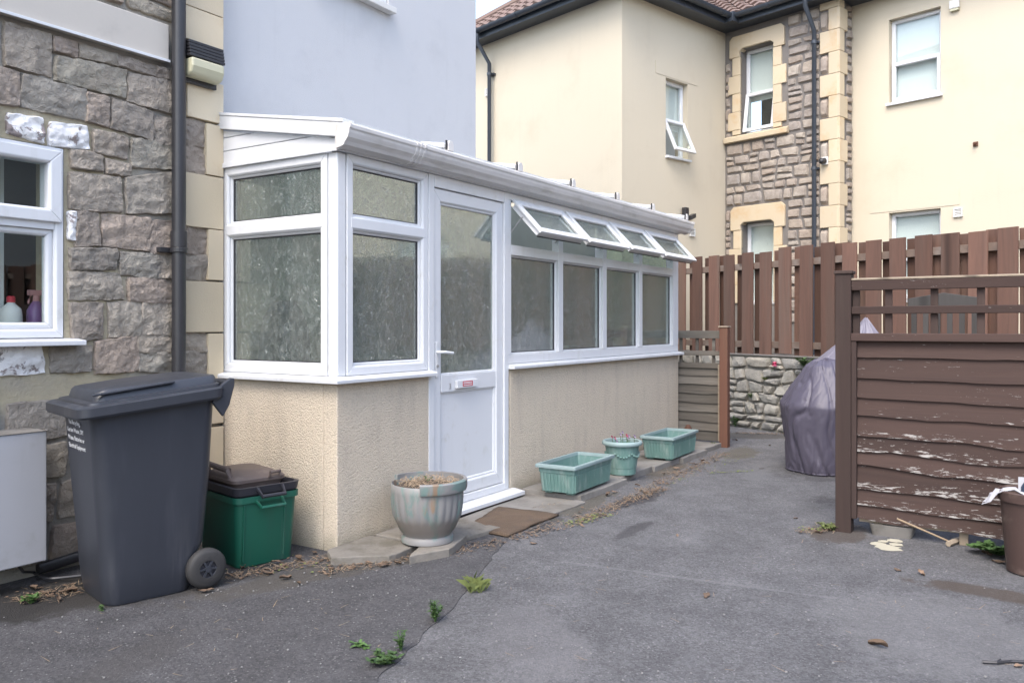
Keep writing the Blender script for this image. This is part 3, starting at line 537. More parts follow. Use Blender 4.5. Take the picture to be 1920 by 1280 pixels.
# eaves, gutter, fascia and roof
gprof = [(.03, 2.462), (.03, 2.60), (.05, 2.60), (.148, 2.60), (.152, 2.59), (.150, 2.572), (.142, 2.562), (.138, 2.545), (.128, 2.52), (.108, 2.498), (.095, 2.478), (.07, 2.470)]
gx0, gx1 = XS - .045, XE + .12
m = MB(); m.prism(gprof, gx0, gx1, lambda a, b, t: PF(t, a, b)); gut = m.build('gutter', M['gutter'], con, bevel=.002)
gm = [(a + (.012 if a > .04 else 0), b + (-.010 if b < 2.55 else .005)) for a, b in gprof]
for x, w in ((gx0 - .002, .012), (4.26, .02), (4.30, .014), (4.345, .02), (gx1 - .05, .02), (gx1 - .012, .014)):
    m = MB(); m.prism([(a * 1.0 + .004 if a > .04 else a, b - .004 if b < 2.55 else b + .003) for a, b in gprof], x, x + w, lambda a, b, t: PF(t, a, b)); m.build('gutter_bracket', M['gutter'], gut)
m = MB(); m.box(XS + .0, XE, -.06, .028, FT + .002, 2.60, P=PF); m.build('eaves_beam', M['upvc'], con)
RZ0, RZ1, RY0, RY1 = 2.605, 2.80, YF - .10, 4.70
def PRf(u, v, z): t = z; y = RY0 + (RY1 - RY0) * t; return (u, y - 0, RZ0 + (RZ1 - RZ0) * t + v)
bars = [XS + .03, 4.64, 5.56, 6.45, 7.36, 8.24, 9.22]
for i in range(len(bars) - 1):
    m = MB(); m.box(bars[i] + .012, bars[i + 1] - .012, 0, .024, .01, .995, P=PRf); m.build('roof_sheet', M['poly'], con)
for i, x in enumerate(bars):
    if i == 0: continue
    m = MB(); m.box(x - .03, x + .03, .025, .06, -.005, 1, P=PRf); m.box(x - .011, x + .011, -.03, .0249, 0, 1, P=PRf); br = m.build('glazing_bar', M['upvc'], con, bevel=.006)
    m = MB(); m.prism([(-.032, .005), (.032, .005), (.032, .05), (.018, .075), (-.018, .075), (-.032, .05)], RY0 - .035, RY0 - .008, lambda a, b, t: (x + a + .015, t, RZ0 + b)); m.build('end_cap', M['gutter'], br, bevel=.003)
    m = MB(); m.tube([(x - .018, RY0 - .02, RZ0 + .01), (x - .028, RY0 - .025, RZ0 + .075)], .008, 6); m.build('gasket', M['seal'], br)
# side gable: barge board, boards between
def zr(y): return RZ0 + (RZ1 - RZ0) * (y - RY0) / (RY1 - RY0)
PG = lambda a, b, t: (t, a, b)
m = MB(); y0, y1 = YF - .01, 4.70
m.prism([(y0 - .09, zr(y0) - .10), (y1, zr(y1) - .082), (y1, zr(y1) + .008), (y0 - .09, zr(y0) - .012)], XS - .045, XS + .02, PG); m.build('barge_board', M['upvc'], con, bevel=.004)
m = MB(); m.prism([(y0 - .085, zr(y0) - .011), (y1, zr(y1) + .009), (y1, zr(y1) + .028), (y0 - .085, zr(y0) + .012)], XS - .05, XS + .05, PG); m.build('barge_cap', M['upvc'], con, bevel=.003)
gb = [FT + .004, 2.565, 2.655, 2.745]
for k in range(3):
    lo, hi = gb[k] + .003, gb[k + 1] - .002
    def top(y): return zr(y) - .09
    ys = y0 - .02 if True else y0
    def ycross(z): return RY0 + (z + .09 - RZ0) / (RZ1 - RZ0) * (RY1 - RY0)
    pts = [(max(ys, ycross(lo)), lo), (y1, lo), (y1, min(hi, top(y1)))]
    if hi < top(y1): pts += [(max(ys, ycross(hi)), hi)]
    if ycross(lo) < ys: pts += [(ys, min(top(ys), hi))]
    if len(set(pts)) >= 3 and lo < top(y1): m = MB(); m.prism(pts, XS - .012, XS + .01, PG); m.build('gable_board', M['upvc'], con, bevel=.003)
m = MB(); m.box(XS - .022, XS - .013, YF - .02, 4.70, FT - .004, FT + .03); m.build('gable_trim', M['upvc'], con, bevel=.003)
# inside
m = MB(); m.box(XS + .125, XE - .125, YF + .125, 4.69, .02, .06); m.build('floor', M['floor_in'], con)
m = MB(); m.box(XS + .13, XE - .13, 4.66, 4.695, .07, 2.62); m.build('inner_wall', mat('inner_wall_paint', (.46, .49, .44), (.36, .39, .35), .9), con)

t = thing('hanging_coat', 'dark blue coat hanging inside the conservatory behind the side pane', 'coat', (4.05, 4.5, 1.0)); m = MB(); rings = []
for k in range(10):
    z = .75 + .09 * k; w = [.24, .25, .25, .24, .23, .22, .21, .2, .15, .06][k]; rings.append([(4.05 + w * math.cos(a * .3142) * (1 + .08 * math.sin(a * 2)), 4.5 + .11 * math.sin(a * .3142), z) for a in range(20)])
m.loft(rings); m.build('cloth', mat('navy_cloth', (.05, .06, .13), (.03, .035, .08), .9), t, smooth=True)
for (x, w, h, mt_, lb) in ((7.0, .22, .12, 'whitepl', 'white tub on the inner ledge behind the third front pane'), (7.75, .16, .18, 'troughrim', 'pale green tub on the inner ledge behind the fourth front pane'), (8.6, .25, .14, 'paper', 'white box on the inner ledge near the far end of the conservatory')):
    t = thing('storage_tub', lb, 'tub', (x, 3.84, 1.05)); m = MB(); m.loft([rrect(w * .9, .14, .02, 0), rrect(w, .16, .02, h), rrect(w * 1.06, .17, .02, h), rrect(w * 1.06, .17, .02, h + .02)]); m.build('body', M[mt_], t, world=False)
m = MB(); m.box(5.66, XE - .13, YF + .125, YF + .32, 1.0, 1.045); m.build('inner_ledge', M['upvc'], con)

# ------------------------------------------------------------------ building across the yard
AL = math.atan2(1390, 1552)
PD = Vector((CT * math.cos(-AL) + ST * math.sin(-AL), ST * math.cos(-AL) - CT * math.sin(-AL), 0)); QD = Vector((PD.y, -PD.x, 0)); OB = Vector((11.0728, 5.1877, 0))
def B(x, y, z): q = OB + QD * x + PD * y; return (q.x, q.y, z)
A_, Bq, Cq, EZ = 2.644, -1.974, 3.069, 6.28
PAl = lambda u, v, z: B(-v, u, z)            # cream left face, u = y
PAr = lambda u, v, z: B(u, -v, z)            # cream right face, u = x
PSt = lambda u, v, z: B(A_ - v, u, z)        # stone face
PRe = lambda u, v, z: B(u, Bq - v, z)        # stone return
PCw = lambda u, v, z: B(Cq - v, u, z)        # cream wall right
bld = thing('cream_building', 'cream rendered two storey building with stone centre bay and brown tiled roof', 'building', B(1, 1, 0))
def wallwin(P, mb, u0, u1, z0, z1, wins, th=.25):
    us = sorted({u0, u1, *[w[0] for w in wins], *[w[1] for w in wins]})
    for a, b in zip(us[:-1], us[1:]):
        zs = [z0]
        for w in sorted([w for w in wins if w[0] <= a + 1e-6 and w[1] >= b - 1e-6], key=lambda w: w[2]): zs += [w[2], w[3]]
        zs.append(z1)
        for k in range(0, len(zs), 2):
            if zs[k + 1] > zs[k]: mb.box(a, b, -th, 0, zs[k], zs[k + 1], P=P)
wA = [(1.035, 1.60, 4.00, 5.21)]; wC = [(-3.27, -2.54, 4.66, 5.90), (-3.27, -2.54, 1.75, 3.04), (-7.6, -6.6, 4.66, 5.90), (-7.6, -6.6, 1.75, 3.04), (-10.6, -9.6, 4.66, 5.9), (-10.6, -9.6, 1.75, 3.04)]; wS = [(-.90, -.30, 4.52, 5.92), (-.91, -.32, 1.7, 3.06)]
m = MB(); wallwin(PAl, m, 0, 3.65, 0, EZ, []); m.box(.2505, 6.5, 3.4, 3.65, 0, EZ, P=B); wallwin(PAr, m, .2505, A_ + .3, 0, EZ, wA); wallwin(PCw, m, -13.5, Bq + .3, 0, EZ, wC); wl = m.build('cream_wall', M['cream'], bld)
m = MB(); wallwin(PSt, m, Bq, -.001, 0, EZ, wS); m.box(A_ + .251, Cq + .2, -.25, 0, 0, EZ, P=PRe); sw = m.build('stone_bay', M['fmortar'], bld)
def bwin(P, w, kind, parent=bld, rec=.09, opened=False):
    u0, u1, z0, z1 = w; zm = z0 + (z1 - z0) * .47; m = MB(); frame(P, u0 + .003, u1 - .003, z0 + .003, z1 - .003, .055, -rec - .06, -rec, m)
    m.box(u0 + .058, u1 - .058, -rec - .055, -rec - .004, zm - .03, zm + .03, P=P); wo = m.build('window', M['upvc'], parent, bevel=.004)
    m = MB(); m.box(u0 + .059, u1 - .059, -rec - .04, -rec - .034, zm + .031, z1 - .058, P=P); m.build('pane', M['glass'], wo)
    if opened is False: Q = lambda u, v, z: P(u, -rec + v, z)
    else:
        def Q(u, v, z): s = zm + .01 - z; return P(u, -rec + .01 + s * math.sin(opened) + v * math.cos(opened), zm + .01 - s * math.cos(opened) + v * math.sin(opened))
    m = MB(); frame(Q, u0 + .02, u1 - .02, z0 + .02, zm + .015, .058, .003, .04, m); m.build('sash', M['upvc'], wo, bevel=.004)
    m = MB(); m.box(u0 + .079, u1 - .079, .012, .018, z0 + .079, zm - .044, P=Q); m.build('pane', M['glass'], wo)
    if kind != 'room':
        m = MB(); lo = z0 if kind == 'full' else zm - .1
        for k in range(20):
            a = u0 + (u1 - u0) * k / 20; m.box(a, a + (u1 - u0) / 20 + .001, -rec - .085 - .008 * (k % 2), -rec - .075, lo, z1, P=P)
        m.build('blind', M['curtain'], wo)
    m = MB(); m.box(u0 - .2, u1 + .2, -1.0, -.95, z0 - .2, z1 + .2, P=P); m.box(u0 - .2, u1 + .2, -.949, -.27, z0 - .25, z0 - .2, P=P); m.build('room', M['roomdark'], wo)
    return wo
wo = bwin(PAr, wA[0], 'half', opened=R(24)); m = MB(); m.box(1.02, 1.63, -.08, .06, 3.965, 3.998, P=PAr); m.build('sill', M['upvc'], wo, bevel=.004)
for i, w in enumerate(wC):
    wo = bwin(PCw, w, 'full'); m = MB(); m.box(w[0] - .03, w[1] + .03, -.08, .05, w[2] - .04, w[2] - .002, P=PCw); m.build('sill', M['upvc'], wo, bevel=.004)
bwin(PSt, wS[0], 'half', rec=.16, opened=R(9)); bwin(PSt, wS[1], 'full', rec=.16)
# dressed stone surrounds
def blk(P, u0, u1, z0, z1, v=.035, nm='dressed_stone', mt='fquoin'):
    m = MB(); m.box(u0 + .002, u1 - .002, -.04, v, z0 + .002, z1 - .002, P=P); m.build(nm, M[mt], sw, bevel=.008)
def surround(w, top, sill):
    u0, u1, z0, z1 = w; m = MB()
    m.prism([(u1 + .20, z1 - .12), (u1 + .20, top - .06), (u1 + .14, top), (u0 - .14, top), (u0 - .20, top - .06), (u0 - .20, z1 - .12), (u0 - .012, z1 - .12), (u0 - .012, z1 - .04), (u0 + .05, z1 + .006), (u1 - .05, z1 + .006), (u1 + .012, z1 - .04), (u1 + .012, z1 - .12)], -.1, .04, lambda a, b, t: PSt(a, t, b)); m.build('lintel', M['fquoin'], sw, bevel=.01)
    z = z1 - .121; k = 0
    while z > z0 + .05:
        zz = max(z - .30, z0); e = .23 if k % 2 else .15; blk(PSt, u0 - e, u0 + .002, zz, z, .03 + .004 * (k % 2)); blk(PSt, u1 - .002, min(u1 + e, -.02), zz, z, .03 + .004 * (k % 2)); z = zz; k += 1
    if sill: m = MB(); m.prism([(-.04, z0 - .001), (.05, z0 - .02), (.085, z0 - .04), (.085, z0 - .12), (-.04, z0 - .12)], u0 - .27, -.015, lambda a, b, t: PSt(t, a, b)); m.build('window_ledge', M['fquoin'], sw, bevel=.008)
surround(wS[0], 6.15, True); surround(wS[1], 3.33, False)
for k, z in enumerate([1.2 + .33 * i for i in range(16)]):
    zt = min(z + .33, EZ - .02)
    e = .28 if k % 2 else .14
    blk(PSt, Bq + .0, Bq + e, z, zt, .04); 
    m = MB(); e2 = .22 if k % 2 == 0 else .12; m.box(A_ - .038, A_ + e2, -.03, .038, z + .002, zt - .002, P=PRe); m.build('dressed_stone', M['fquoin'], sw, bevel=.008)
kw = dict(depth=.034, mt=M['fstone'], parent=sw, n=(6, 5))
for i, a in enumerate(((Bq + .29, -1.14, 1.4, 3.35, .17, .25), (Bq + .29, -.02, 3.35, 4.38, .16, .24), (Bq + .29, -1.14, 4.40, 6.05, .17, .25), (-.11, -.015, 1.5, 3.3, .2, .1), (-.11, -.015, 4.42, 5.75, .2, .1), (Bq + .29, -1.14, 6.05, 6.24, .2, .3))):
    rubble(PSt, *a, seed=61 + i, joint=.014, jit=.022, rnd=.1, **kw)
for k, z in enumerate([1.2 + .33 * i for i in range(16)]):
    zt = min(z + .33, EZ - .02)
    if k % 2 == 0: stone(PSt, [(Bq + .15, z + .01), (Bq + .28, z + .01), (Bq + .28, zt - .01), (Bq + .15, zt - .01)], .045, M['fstone'], sw, 7000 + k, (5, 4), rnd=.2)
rubble(PRe, A_ + .225, Cq - .015, 1.5, 6.24, .16, .16, seed=77, joint=.02, jit=.01, **kw)
# eaves, gutters, roof
def eave(P, u0, u1, name='gutter'):
    m = MB(); prof = [(.30, EZ + .01), (.30, EZ + .09)] + [(.36 + .06 * math.cos(R(a)), EZ + .09 + .06 * math.sin(R(a))) for a in range(180, 361, 20)] + [(.43, EZ + .10), (.29, EZ + .12), (.29, EZ + .01)]
    m.prism([(.36 + .062 * math.cos(R(a)), EZ + .10 + .062 * math.sin(R(a))) for a in range(180, 361, 15)], u0, u1, lambda a, b, t: P(t, a, b)); o = m.build(name, M['gutter_black'], bld, smooth=50)
    m = MB(); m.box(u0, u1, .24, .285, EZ - .03, EZ + .12, P=P); m.box(u0, u1, .0, .239, EZ - .02, EZ - .0, P=P); m.build('fascia', M['gutter_black'], bld)
    k = u0 + .4
    while k < u1:
        m = MB(); m.prism([(.36 + .07 * math.cos(R(a)), EZ + .10 + .07 * math.sin(R(a))) for a in range(180, 361, 20)], k, k + .05, lambda a, b, t: P(t, a, b)); m.build('gutter_bracket', M['gutter_black'], o); k += .95
eave(PAl, -.42, 4.07); eave(PAr, -.30, A_ - .42); eave(PSt, Bq - .42, -.42); eave(PRe, A_ - .30, Cq - .3); eave(PCw, -13.5, Bq - .42)
m = MB(); m.box(A_ - .44, A_ + .0, -.001, .44, EZ - .019, EZ + .13, P=lambda u, v, z: B(u, -v, z)); m.build('valley_corner', M['gutter_black'], bld); m = MB(); m.box(Cq - .43, Cq, Bq - .43, Bq - .001, EZ - .019, EZ + .13, P=B); m.build('valley_corner', M['gutter_black'], bld)
def roofface(name, pts, rows, cols, seed):
    """tiled roof plane: pts eave-left, eave-right, ridge-right, ridge-left"""
    e0, e1, r1, r0 = [Vector(p) for p in pts]; nrm = (e1 - e0).cross(r0 - e0).normalized()
    if nrm.z < 0: nrm = -nrm
    m = MB(); rg = random.Random(seed)
    for r in range(rows):
        cr_ = max(1, round(cols * (e0.lerp(r0, r / rows) - e1.lerp(r1, r / rows)).length / (e1 - e0).length))
        for c in range(cr_):
            t0, t1 = r / rows, (r + 1.25) / rows; s0, s1 = (c + .04) / cr_, (c + .96) / cr_
            q = []
            for s, t, l in ((s0, t0, .035), (s1, t0, .035), (s1, t1, .004), (s0, t1, .004)):
                a = e0.lerp(e1, s); b = r0.lerp(r1, s); q.append(a.lerp(b, t) + nrm * (l + rg.uniform(0, .006)))
            mid0 = (q[0] + q[1]) / 2 + nrm * .03; mid1 = (q[2] + q[3]) / 2 + nrm * .03
            m.add([q[0], mid0, q[1], q[2], mid1, q[3], q[0] - nrm * .03, q[1] - nrm * .03], [(0, 1, 4, 5), (1, 2, 3, 4), (0, 6, 7, 2, 1)])
    o = m.build(name, M['tile'], bld); o['kind'] = 'stuff'
    b = MB(); b.add([e0 - nrm * .01, e1 - nrm * .01, r1 - nrm * .01, r0 - nrm * .01], [(0, 1, 2, 3)]); b.build('roof_deck', M['fmortar'], bld)
EG = EZ + .12; AX = 1.825; RS = 1.55
roofface('roof_tiles', [B(-.30, -.30, EG), B(-.30, 3.95, EG), B(AX, AX, EG + RS), B(AX, AX, EG + RS)], 13, 20, 1)
roofface('roof_tiles', [B(-.30, -.30, EG), B(A_ - .30, -.30, EG), B(A_ - .3 + 2.125, AX, EG + RS), B(AX, AX, EG + RS)], 13, 13, 2)
roofface('roof_tiles', [B(-.30, 3.95, EG), B(6.5, 3.95, EG), B(6.5, AX, EG + RS), B(AX, AX, EG + RS)], 13, 30, 5)
roofface('roof_tiles', [B(A_ - .30, Bq - .3, EG), B(A_ - .30, -.30, EG), B(A_ + 2.5, 2.5, EG + 2.04), B(A_ + 2.5, Bq - .3, EG + 2.04)], 16, 9, 3)
roofface('roof_tiles', [B(Cq - .30, -13.5, EG), B(Cq - .30, Bq - .3, EG), B(Cq + 2.4, Bq, EG + 2.0), B(Cq + 2.4, -13.5, EG + 2.0)], 14, 52, 4)
for y in (-.3, 3.95): m = MB(); m.tube([B(-.3, y, EG + .05), B(AX, AX, EG + RS + .06)], .08, 8); m.build('ridge_tile', M['tile'], bld, smooth=40)
def downpipe(P, u, z0, name, label, off=.36, r=.035):
    t = thing(name, label, 'drainpipe', P(u, .07, z0)); m = MB(); m.tube([P(u, off, EZ + .05), P(u, off, EZ - .10), P(u, .09, EZ - .42), P(u, .09, z0)], r, 12); m.build('pipe', M['gutter_black'], t, smooth=40)
    for z in (EZ - .62, (EZ + z0) / 2 + .6, z0 + .7):
        m = MB(); m.tube([P(u, .09, z), P(u, .09, z + .05)], r * 1.25, 12); m.box(u - .07, u + .07, 0.0, .06, z + .01, z + .04, P=P); m.build('bracket', M['gutter_black'], t)
downpipe(PAl, 2.894, 0, 'drainpipe', 'dark grey drainpipe with swan neck on the left cream wall')
downpipe(PSt, -1.634, 0, 'drainpipe', 'dark drainpipe running down the stone bay of the cream building')
m = MB(); m.box(-3.52, -2.26, .0005, .006, 3.06, 3.30, P=PCw); m.build('render_patch', M['cream'], bld)
m = MB(); m.box(.78, 1.86, .0005, .006, 5.23, 5.42, P=PAr); m.build('render_patch', M['cream'], bld)
# small fittings on the building
def vent(P, u, z, label, w=.11):
    t = thing('vent_cover', label, 'vent', P(u, 0, z)); m = MB(); frame(P, u - w / 2, u + w / 2, z - w / 2, z + w / 2, .015, .001, .03, m, .004); m.build('rim', M['whitepl'], t)
    for k in range(4): m = MB(); zz = z - w / 2 + .018 + k * (w - .03) / 4; m.box(u - w / 2 + .015, u + w / 2 - .015, .003, .022, zz, zz + .014, P=P); m.build('slat', M['whitepl'], t)
vent(PAr, 1.70, 2.86, 'small white louvred vent below the floodlight on the cream corner block', .13); vent(PCw, -3.505, 2.95, 'square grey vent beside the lower right window of the cream building', .12); vent(PAl, 3.02, 5.42, 'small white vent beside the drainpipe on the left cream wall', .13)
t = thing('alarm_box', 'small cream alarm box high on the right cream wall', 'alarm box', PCw(-3.45, 0, 5.8)); m = MB(); m.box(-3.53, -3.40, .001, .06, 5.80, 5.92, P=PCw); m.build('case', M['whitepl'], t, bevel=.012); m = MB(); m.box(-3.52, -3.41, .002, .05, 5.77, 5.799, P=PCw); m.build('base', M['diffuser'], t)
t = thing('security_camera', 'small dome security camera on the quoins beside the stone bay drainpipe', 'camera', PSt(-1.79, .05, 3.86)); m = MB(); m.box(-1.84, -1.74, .041, .07, 3.80, 3.92, P=PSt); m.build('plate', M['whitepl'], t, bevel=.006); m = MB(); m.tube([PSt(-1.79, .07, 3.86), PSt(-1.77, .14, 3.85), PSt(-1.76, .16, 3.85)], [.045, .045, .02], 14); m.build('lens', M['black'], t, smooth=40)
t = thing('wall_bracket', 'tiny rusty bracket stub on the right cream wall', 'bracket', PCw(-3.73, 0, 3.87)); m = MB(); m.box(-3.76, -3.70, .001, .02, 3.84, 3.90, P=PCw); m.tube([PCw(-3.73, .02, 3.87), PCw(-3.73, .08, 3.87)], .015, 8); m.build('stub', M['orangepost'], t)
t = thing('security_floodlight', 'dark floodlight with sensor on the cream corner block above the gutter end', 'light', PAr(1.48, 0, 3.05)); m = MB(); m.box(1.40, 1.50, .03, .10, 3.08, 3.23, P=PAr); m.build('lamp_head', M['black'], t, bevel=.008)
m = MB(); m.box(1.50, 1.62, .06, .15, 3.03, 3.10, P=lambda u, v, z: PAr(u, v, z + (u - 1.5) * .4)); m.build('sensor_head', M['black'], t, bevel=.008); m = MB(); m.tube([PAr(1.47, 0, 3.0), PAr(1.47, .06, 3.0)], .05, 12); m.tube([PAr(1.47, .05, 3.0), PAr(1.45, .06, 3.10)], .02, 8); m.build('bracket', M['black'], t)

# ------------------------------------------------------------------ retaining wall and picket fence
FA = math.atan2(70 - 960, 1552); FD = Vector((CT * math.cos(FA) + ST * math.sin(FA), ST * math.cos(FA) - CT * math.sin(FA), 0)); FN = Vector((-FD.y, FD.x, 0)); FO = gnd(1440, 808)
def PFn(u, v, z): q = FO - FD * u + FN * v; return (q.x, q.y, z)     # u grows to the right, v towards the yard
def fu(px):
    r = ray(px, 607); det = r[0] * -FD.y + FD.x * r[1]; t = (FO.x * -FD.y + FD.x * FO.y) / det; return -(Vector((r[0] * t, r[1] * t, 0)) - FO).dot(FD)
U0 = fu(1225) ; UE = 13.0; WT = .98
rw = thing('retaining_wall', 'low pale rubble stone wall under the tall picket fence', 'wall', PFn(2, 0, 0))
m = MB(); m.box(U0, UE, -.4, 0, -.02, WT, P=PFn); m.build('wall_core', M['wmortar'], rw)
rubble(PFn, U0 + .3, 3.6, .02, WT - .01, .145, .25, .05, M['wstone'], rw, 91, .008, .045, (8, 6), rnd=.3, rough=.75)
m = MB(); m.box(U0, UE, -.42, .03, WT + .002, WT + .02, P=PFn); m.build('coping', M['fmortar'], rw)
pf = thing('picket_fence', 'tall red-brown timber fence with alternating vertical boards on the stone wall', 'fence', PFn(3, 0, WT))
rg = random.Random(5)
fronts = [(1268, 1286), (1298, 1316), (1329, 1347), (1357, 1376), (1391, 1411), (1424, 1445), (1460, 1481), (1499, 1520), (1539, 1562), (1579, 1603), (1623, 1648), (1668, 1695), (1716, 1744), (1765, 1785), (1815, 1846), (1870, 1902)]
us = [(fu(a), fu(b)) for a, b in fronts]; pitch = (us[-1][0] - us[0][0]) / (len(us) - 1); wd = 1.1 * sum(b - a for a, b in us) / len(us)
print('picket', pitch, wd, us[0], us[-1])
while us[-1][1] < UE - .5: us.append((us[-1][0] + pitch, us[-1][0] + pitch + wd))
def ztop(u): return 2.36 + .012 * math.sin(u * 2)
for i, (a, b) in enumerate(us):
    b = a + wd; zt = ztop(a) + rg.uniform(-.02, .015); zb = WT + .03 + rg.uniform(-.02, .01); tl = rg.uniform(-.006, .006)
    P2 = lambda u, v, z: PFn(u + tl * (z - 1.6), v, z)
    m = MB(); m.box(a, b, -.018, 0.004, zb, zt, P=P2); m.build('picket', M['picket'], pf, bevel=.003)
    a2 = a - .155 + rg.uniform(-.012, .012)
    m = MB(); m.box(a2, a2 + wd, -.10, -.078, zb, ztop(a2) + rg.uniform(-.025, .01), P=P2); m.build('picket', M['picket'], pf, bevel=.003)
for z in (1.085, 2.13):
    m = MB(); m.box(us[0][0] - .2, UE, -.0765, -.0195, z, z + .085, P=PFn); m.build('rail', M['picketrail'], pf, bevel=.004)
for px in (1346, 1793):
    u = fu(px); m = MB(); m.box(u, u + .095, -.17, -.101 + .0, WT + .021, 2.33, P=PFn); m.build('post', M['picket'], pf, bevel=.004)
for u in (fu(1793) + 2.8, fu(1793) + 5.6): m = MB(); m.box(u, u + .095, -.17, -.101, WT + .021, 2.33, P=PFn); m.build('post', M['picket'], pf, bevel=.004)

# ------------------------------------------------------------------ brown waney fence (right)
FX = 5.93; PB_ = lambda u, v, z: (FX - v, u, z)
def waney(name, mt, parent, P, u0, u1, zb, zt, seed, amp, drop, v, n=26, th=.012):
    """one overlapping board with a wavy lower edge"""
    vs = []; fs = []
    for i in range(n + 1):
        u = u0 + (u1 - u0) * i / n; k = i / n
        low = zb - drop * k + amp * mn.fractal(Vector((u * 2.2, seed * 3.1, 0)), 1, 2, 4)
        for z, vv in ((low, v + .022), (low, v + .022 - th), (zt, v - th), (zt, v)): vs.append(P(u, vv, z))
    for i in range(n):
        a = 4 * i; b = a + 4
        for k in range(4): fs.append((a + k, a + (k + 1) % 4, b + (k + 1) % 4, b + k))
    fs += [(0, 1, 2, 3), (4 * n + 3, 4 * n + 2, 4 * n + 1, 4 * n)]
    m = MB(); m.add(vs, fs); return m.build(name, mt, parent, smooth=40)
bf = thing('waney_fence_panel', 'dark brown waney board fence panel with lattice top and flaking paint', 'fence', (FX, .1, 0))
zb = [1.178, 1.036, .905, .79, .655, .545, .446, .30, .19, .098]; prev = 1.29
for i, z in enumerate(zb):
    waney('board', M['brownboard'], bf, PB_, 1.045, -.80, z, prev + .03, 300 + i, .007 + .014 * min(1, i / 4), [.0, .01, .028, .03, .028, .03, .04, .012, .02, .03][i], .0 + .0 * i); prev = z
M_bp = M['brownpost']
m = MB(); m.box(1.08, 1.18, -.06, .045, -.02, 1.735, P=PB_); po = m.build('post', M_bp, bf, bevel=.005); m = MB(); m.box(1.07, 1.19, -.07, .055, 1.7355, 1.757, P=PB_); m.build('cap', M_bp, po, bevel=.004)
m = MB(); m.box(-.92, -.83, -.06, .045, -.02, 1.735, P=PB_); m.build('post', M_bp, bf, bevel=.005)
for (a, b, w) in ((1.625, 1.69, .022), (1.468, 1.518, .018), (1.288, 1.34, .04)):
    m = MB(); m.box(-.829, 1.079, -.0 + .002, w + .012, a, b, P=lambda u, v, z: PB_(u, v, z + .003 * math.sin(u * 4))); m.build('rail', M['brownboard'], bf, bevel=.004)
m = MB(); m.box(-.829, 1.079, -.03, .035, 1.691, 1.705, P=PB_); m.build('top_capping', M['rawwood'], bf, bevel=.003)
for u in (1.055, .855, .585, .325, .075, -.2, -.47, -.74): m = MB(); m.box(u - .022, u + .022, -.022, .0, 1.335, 1.69, P=PB_); m.build('lattice_slat', M_bp, bf, bevel=.003)
m = MB(); m.box(1.046, 1.078, -.015, .045, .10, 1.287, P=PB_); m.build('edge_batten', M_bp, bf, bevel=.003)
for u in (.92, .42, -.5): m = MB(); m.box(u - .025, u + .025, -.05, -.015, .0, 1.30, P=PB_); m.build('back_batten', M['rawwood'], bf, bevel=.003)
m = MB(); m.box(-.8, 1.04, -.03, -.013, .075, .13, P=PB_); m.build('gravel_board', M['rawwood'], bf, bevel=.003)
# next panel out of sight to the right, seen in the glass
bf2 = thing('waney_fence_panel', 'second dark brown fence panel further right along the same line', 'fence', (FX, -2, 0))
prev = 1.63
for i in range(11): z = 1.5 - .135 * i; waney('board', M['brownboard'], bf2, PB_, -.93, -2.75, z, prev + .03, 340 + i, .012, .0, 0); prev = z
m = MB(); m.box(-2.86, -2.76, -.06, .045, -.02, 1.73, P=PB_); m.build('post', M_bp, bf2, bevel=.005)

# weathered panel by the conservatory end
gf = thing('weathered_fence_panel', 'old grey weathered fence panel with trellis top beside the conservatory', 'fence', (9.33, 3.4, 0)); PGf = lambda u, v, z: (9.36 - v, u, z); prev = .90
for i in range(8): z = .80 - .107 * i; waney('board', M['greyboard'], gf, PGf, 3.14, 4.6, z, prev + .03, 400 + i, .014, .0, .0, 20); prev = z
for a, b in ((1.23, 1.32), (1.03, 1.085), (.885, .945)): m = MB(); m.box(3.10, 4.6, .001, .03, a, b, P=PGf); m.build('rail', M['greyboard'], gf, bevel=.003)
for u in (3.22, 3.42, 3.62, 3.9): m = MB(); m.box(u - .018, u + .018, -.02, 0, .93, 1.30, P=PGf); m.build('trellis_slat', M['greyboard'], gf, bevel=.003)
m = MB(); m.box(3.11, 3.15, .031, .055, .05, .93, P=PGf); m.build('edge_batten', M['rawwood'], gf, bevel=.003)
t = thing('fence_post', 'orange-brown timber post standing at the end of the grey fence', 'post', (9.25, 3.05, 0)); m = MB(); m.box(9.19, 9.285, 3.0, 3.095, -.02, 1.36); m.build('shaft', M['orangepost'], t, bevel=.005); m = MB(); m.box(9.18, 9.295, 2.99, 3.105, 1.361, 1.375); m.build('cap', M['rawwood'], t, bevel=.003)

# ------------------------------------------------------------------ things on the stone house
u0, u1 = H2(303, 400)[0], H2(330, 400)[0]; uc = (u0 + u1) / 2 + .005; pr = .043
t = thing('drainpipe', 'black drainpipe on the stone house wall behind the wheelie bin', 'drainpipe', PH(uc, .09, 0)); m = MB(); m.tube([PH(uc, .095, .02), PH(uc, .095, 6)], pr, 20); m.build('pipe', M['black'], t, smooth=40)
zc = H2(318, 465)[1]; m = MB(); m.tube([PH(uc, .095, zc - .0), PH(uc, .095, zc + .10)], pr + .007, 20); m.build('collar', M['black'], t, smooth=40)
m = MB(); m.tube([PH(uc, .095, zc - .035), PH(uc, .095, zc - .002)], pr + .009, 20); m.box(uc - .11, uc + .05, .02, .06, zc - .035, zc - .003, P=PH); m.build('bracket', M['black'], t, bevel=.004)
t = thing('bulkhead_light', 'old bulkhead light with black ribbed top and yellowed cover on stone wall', 'light', PH(3.45, .05, 3.1)); a, b = 3.32, 3.585; zl = 3.085
m = MB(); m.box(a, b, .045, .075, zl - .13, zl + .13, P=PH); m.build('base', M['black'], t, bevel=.006)
m = MB()
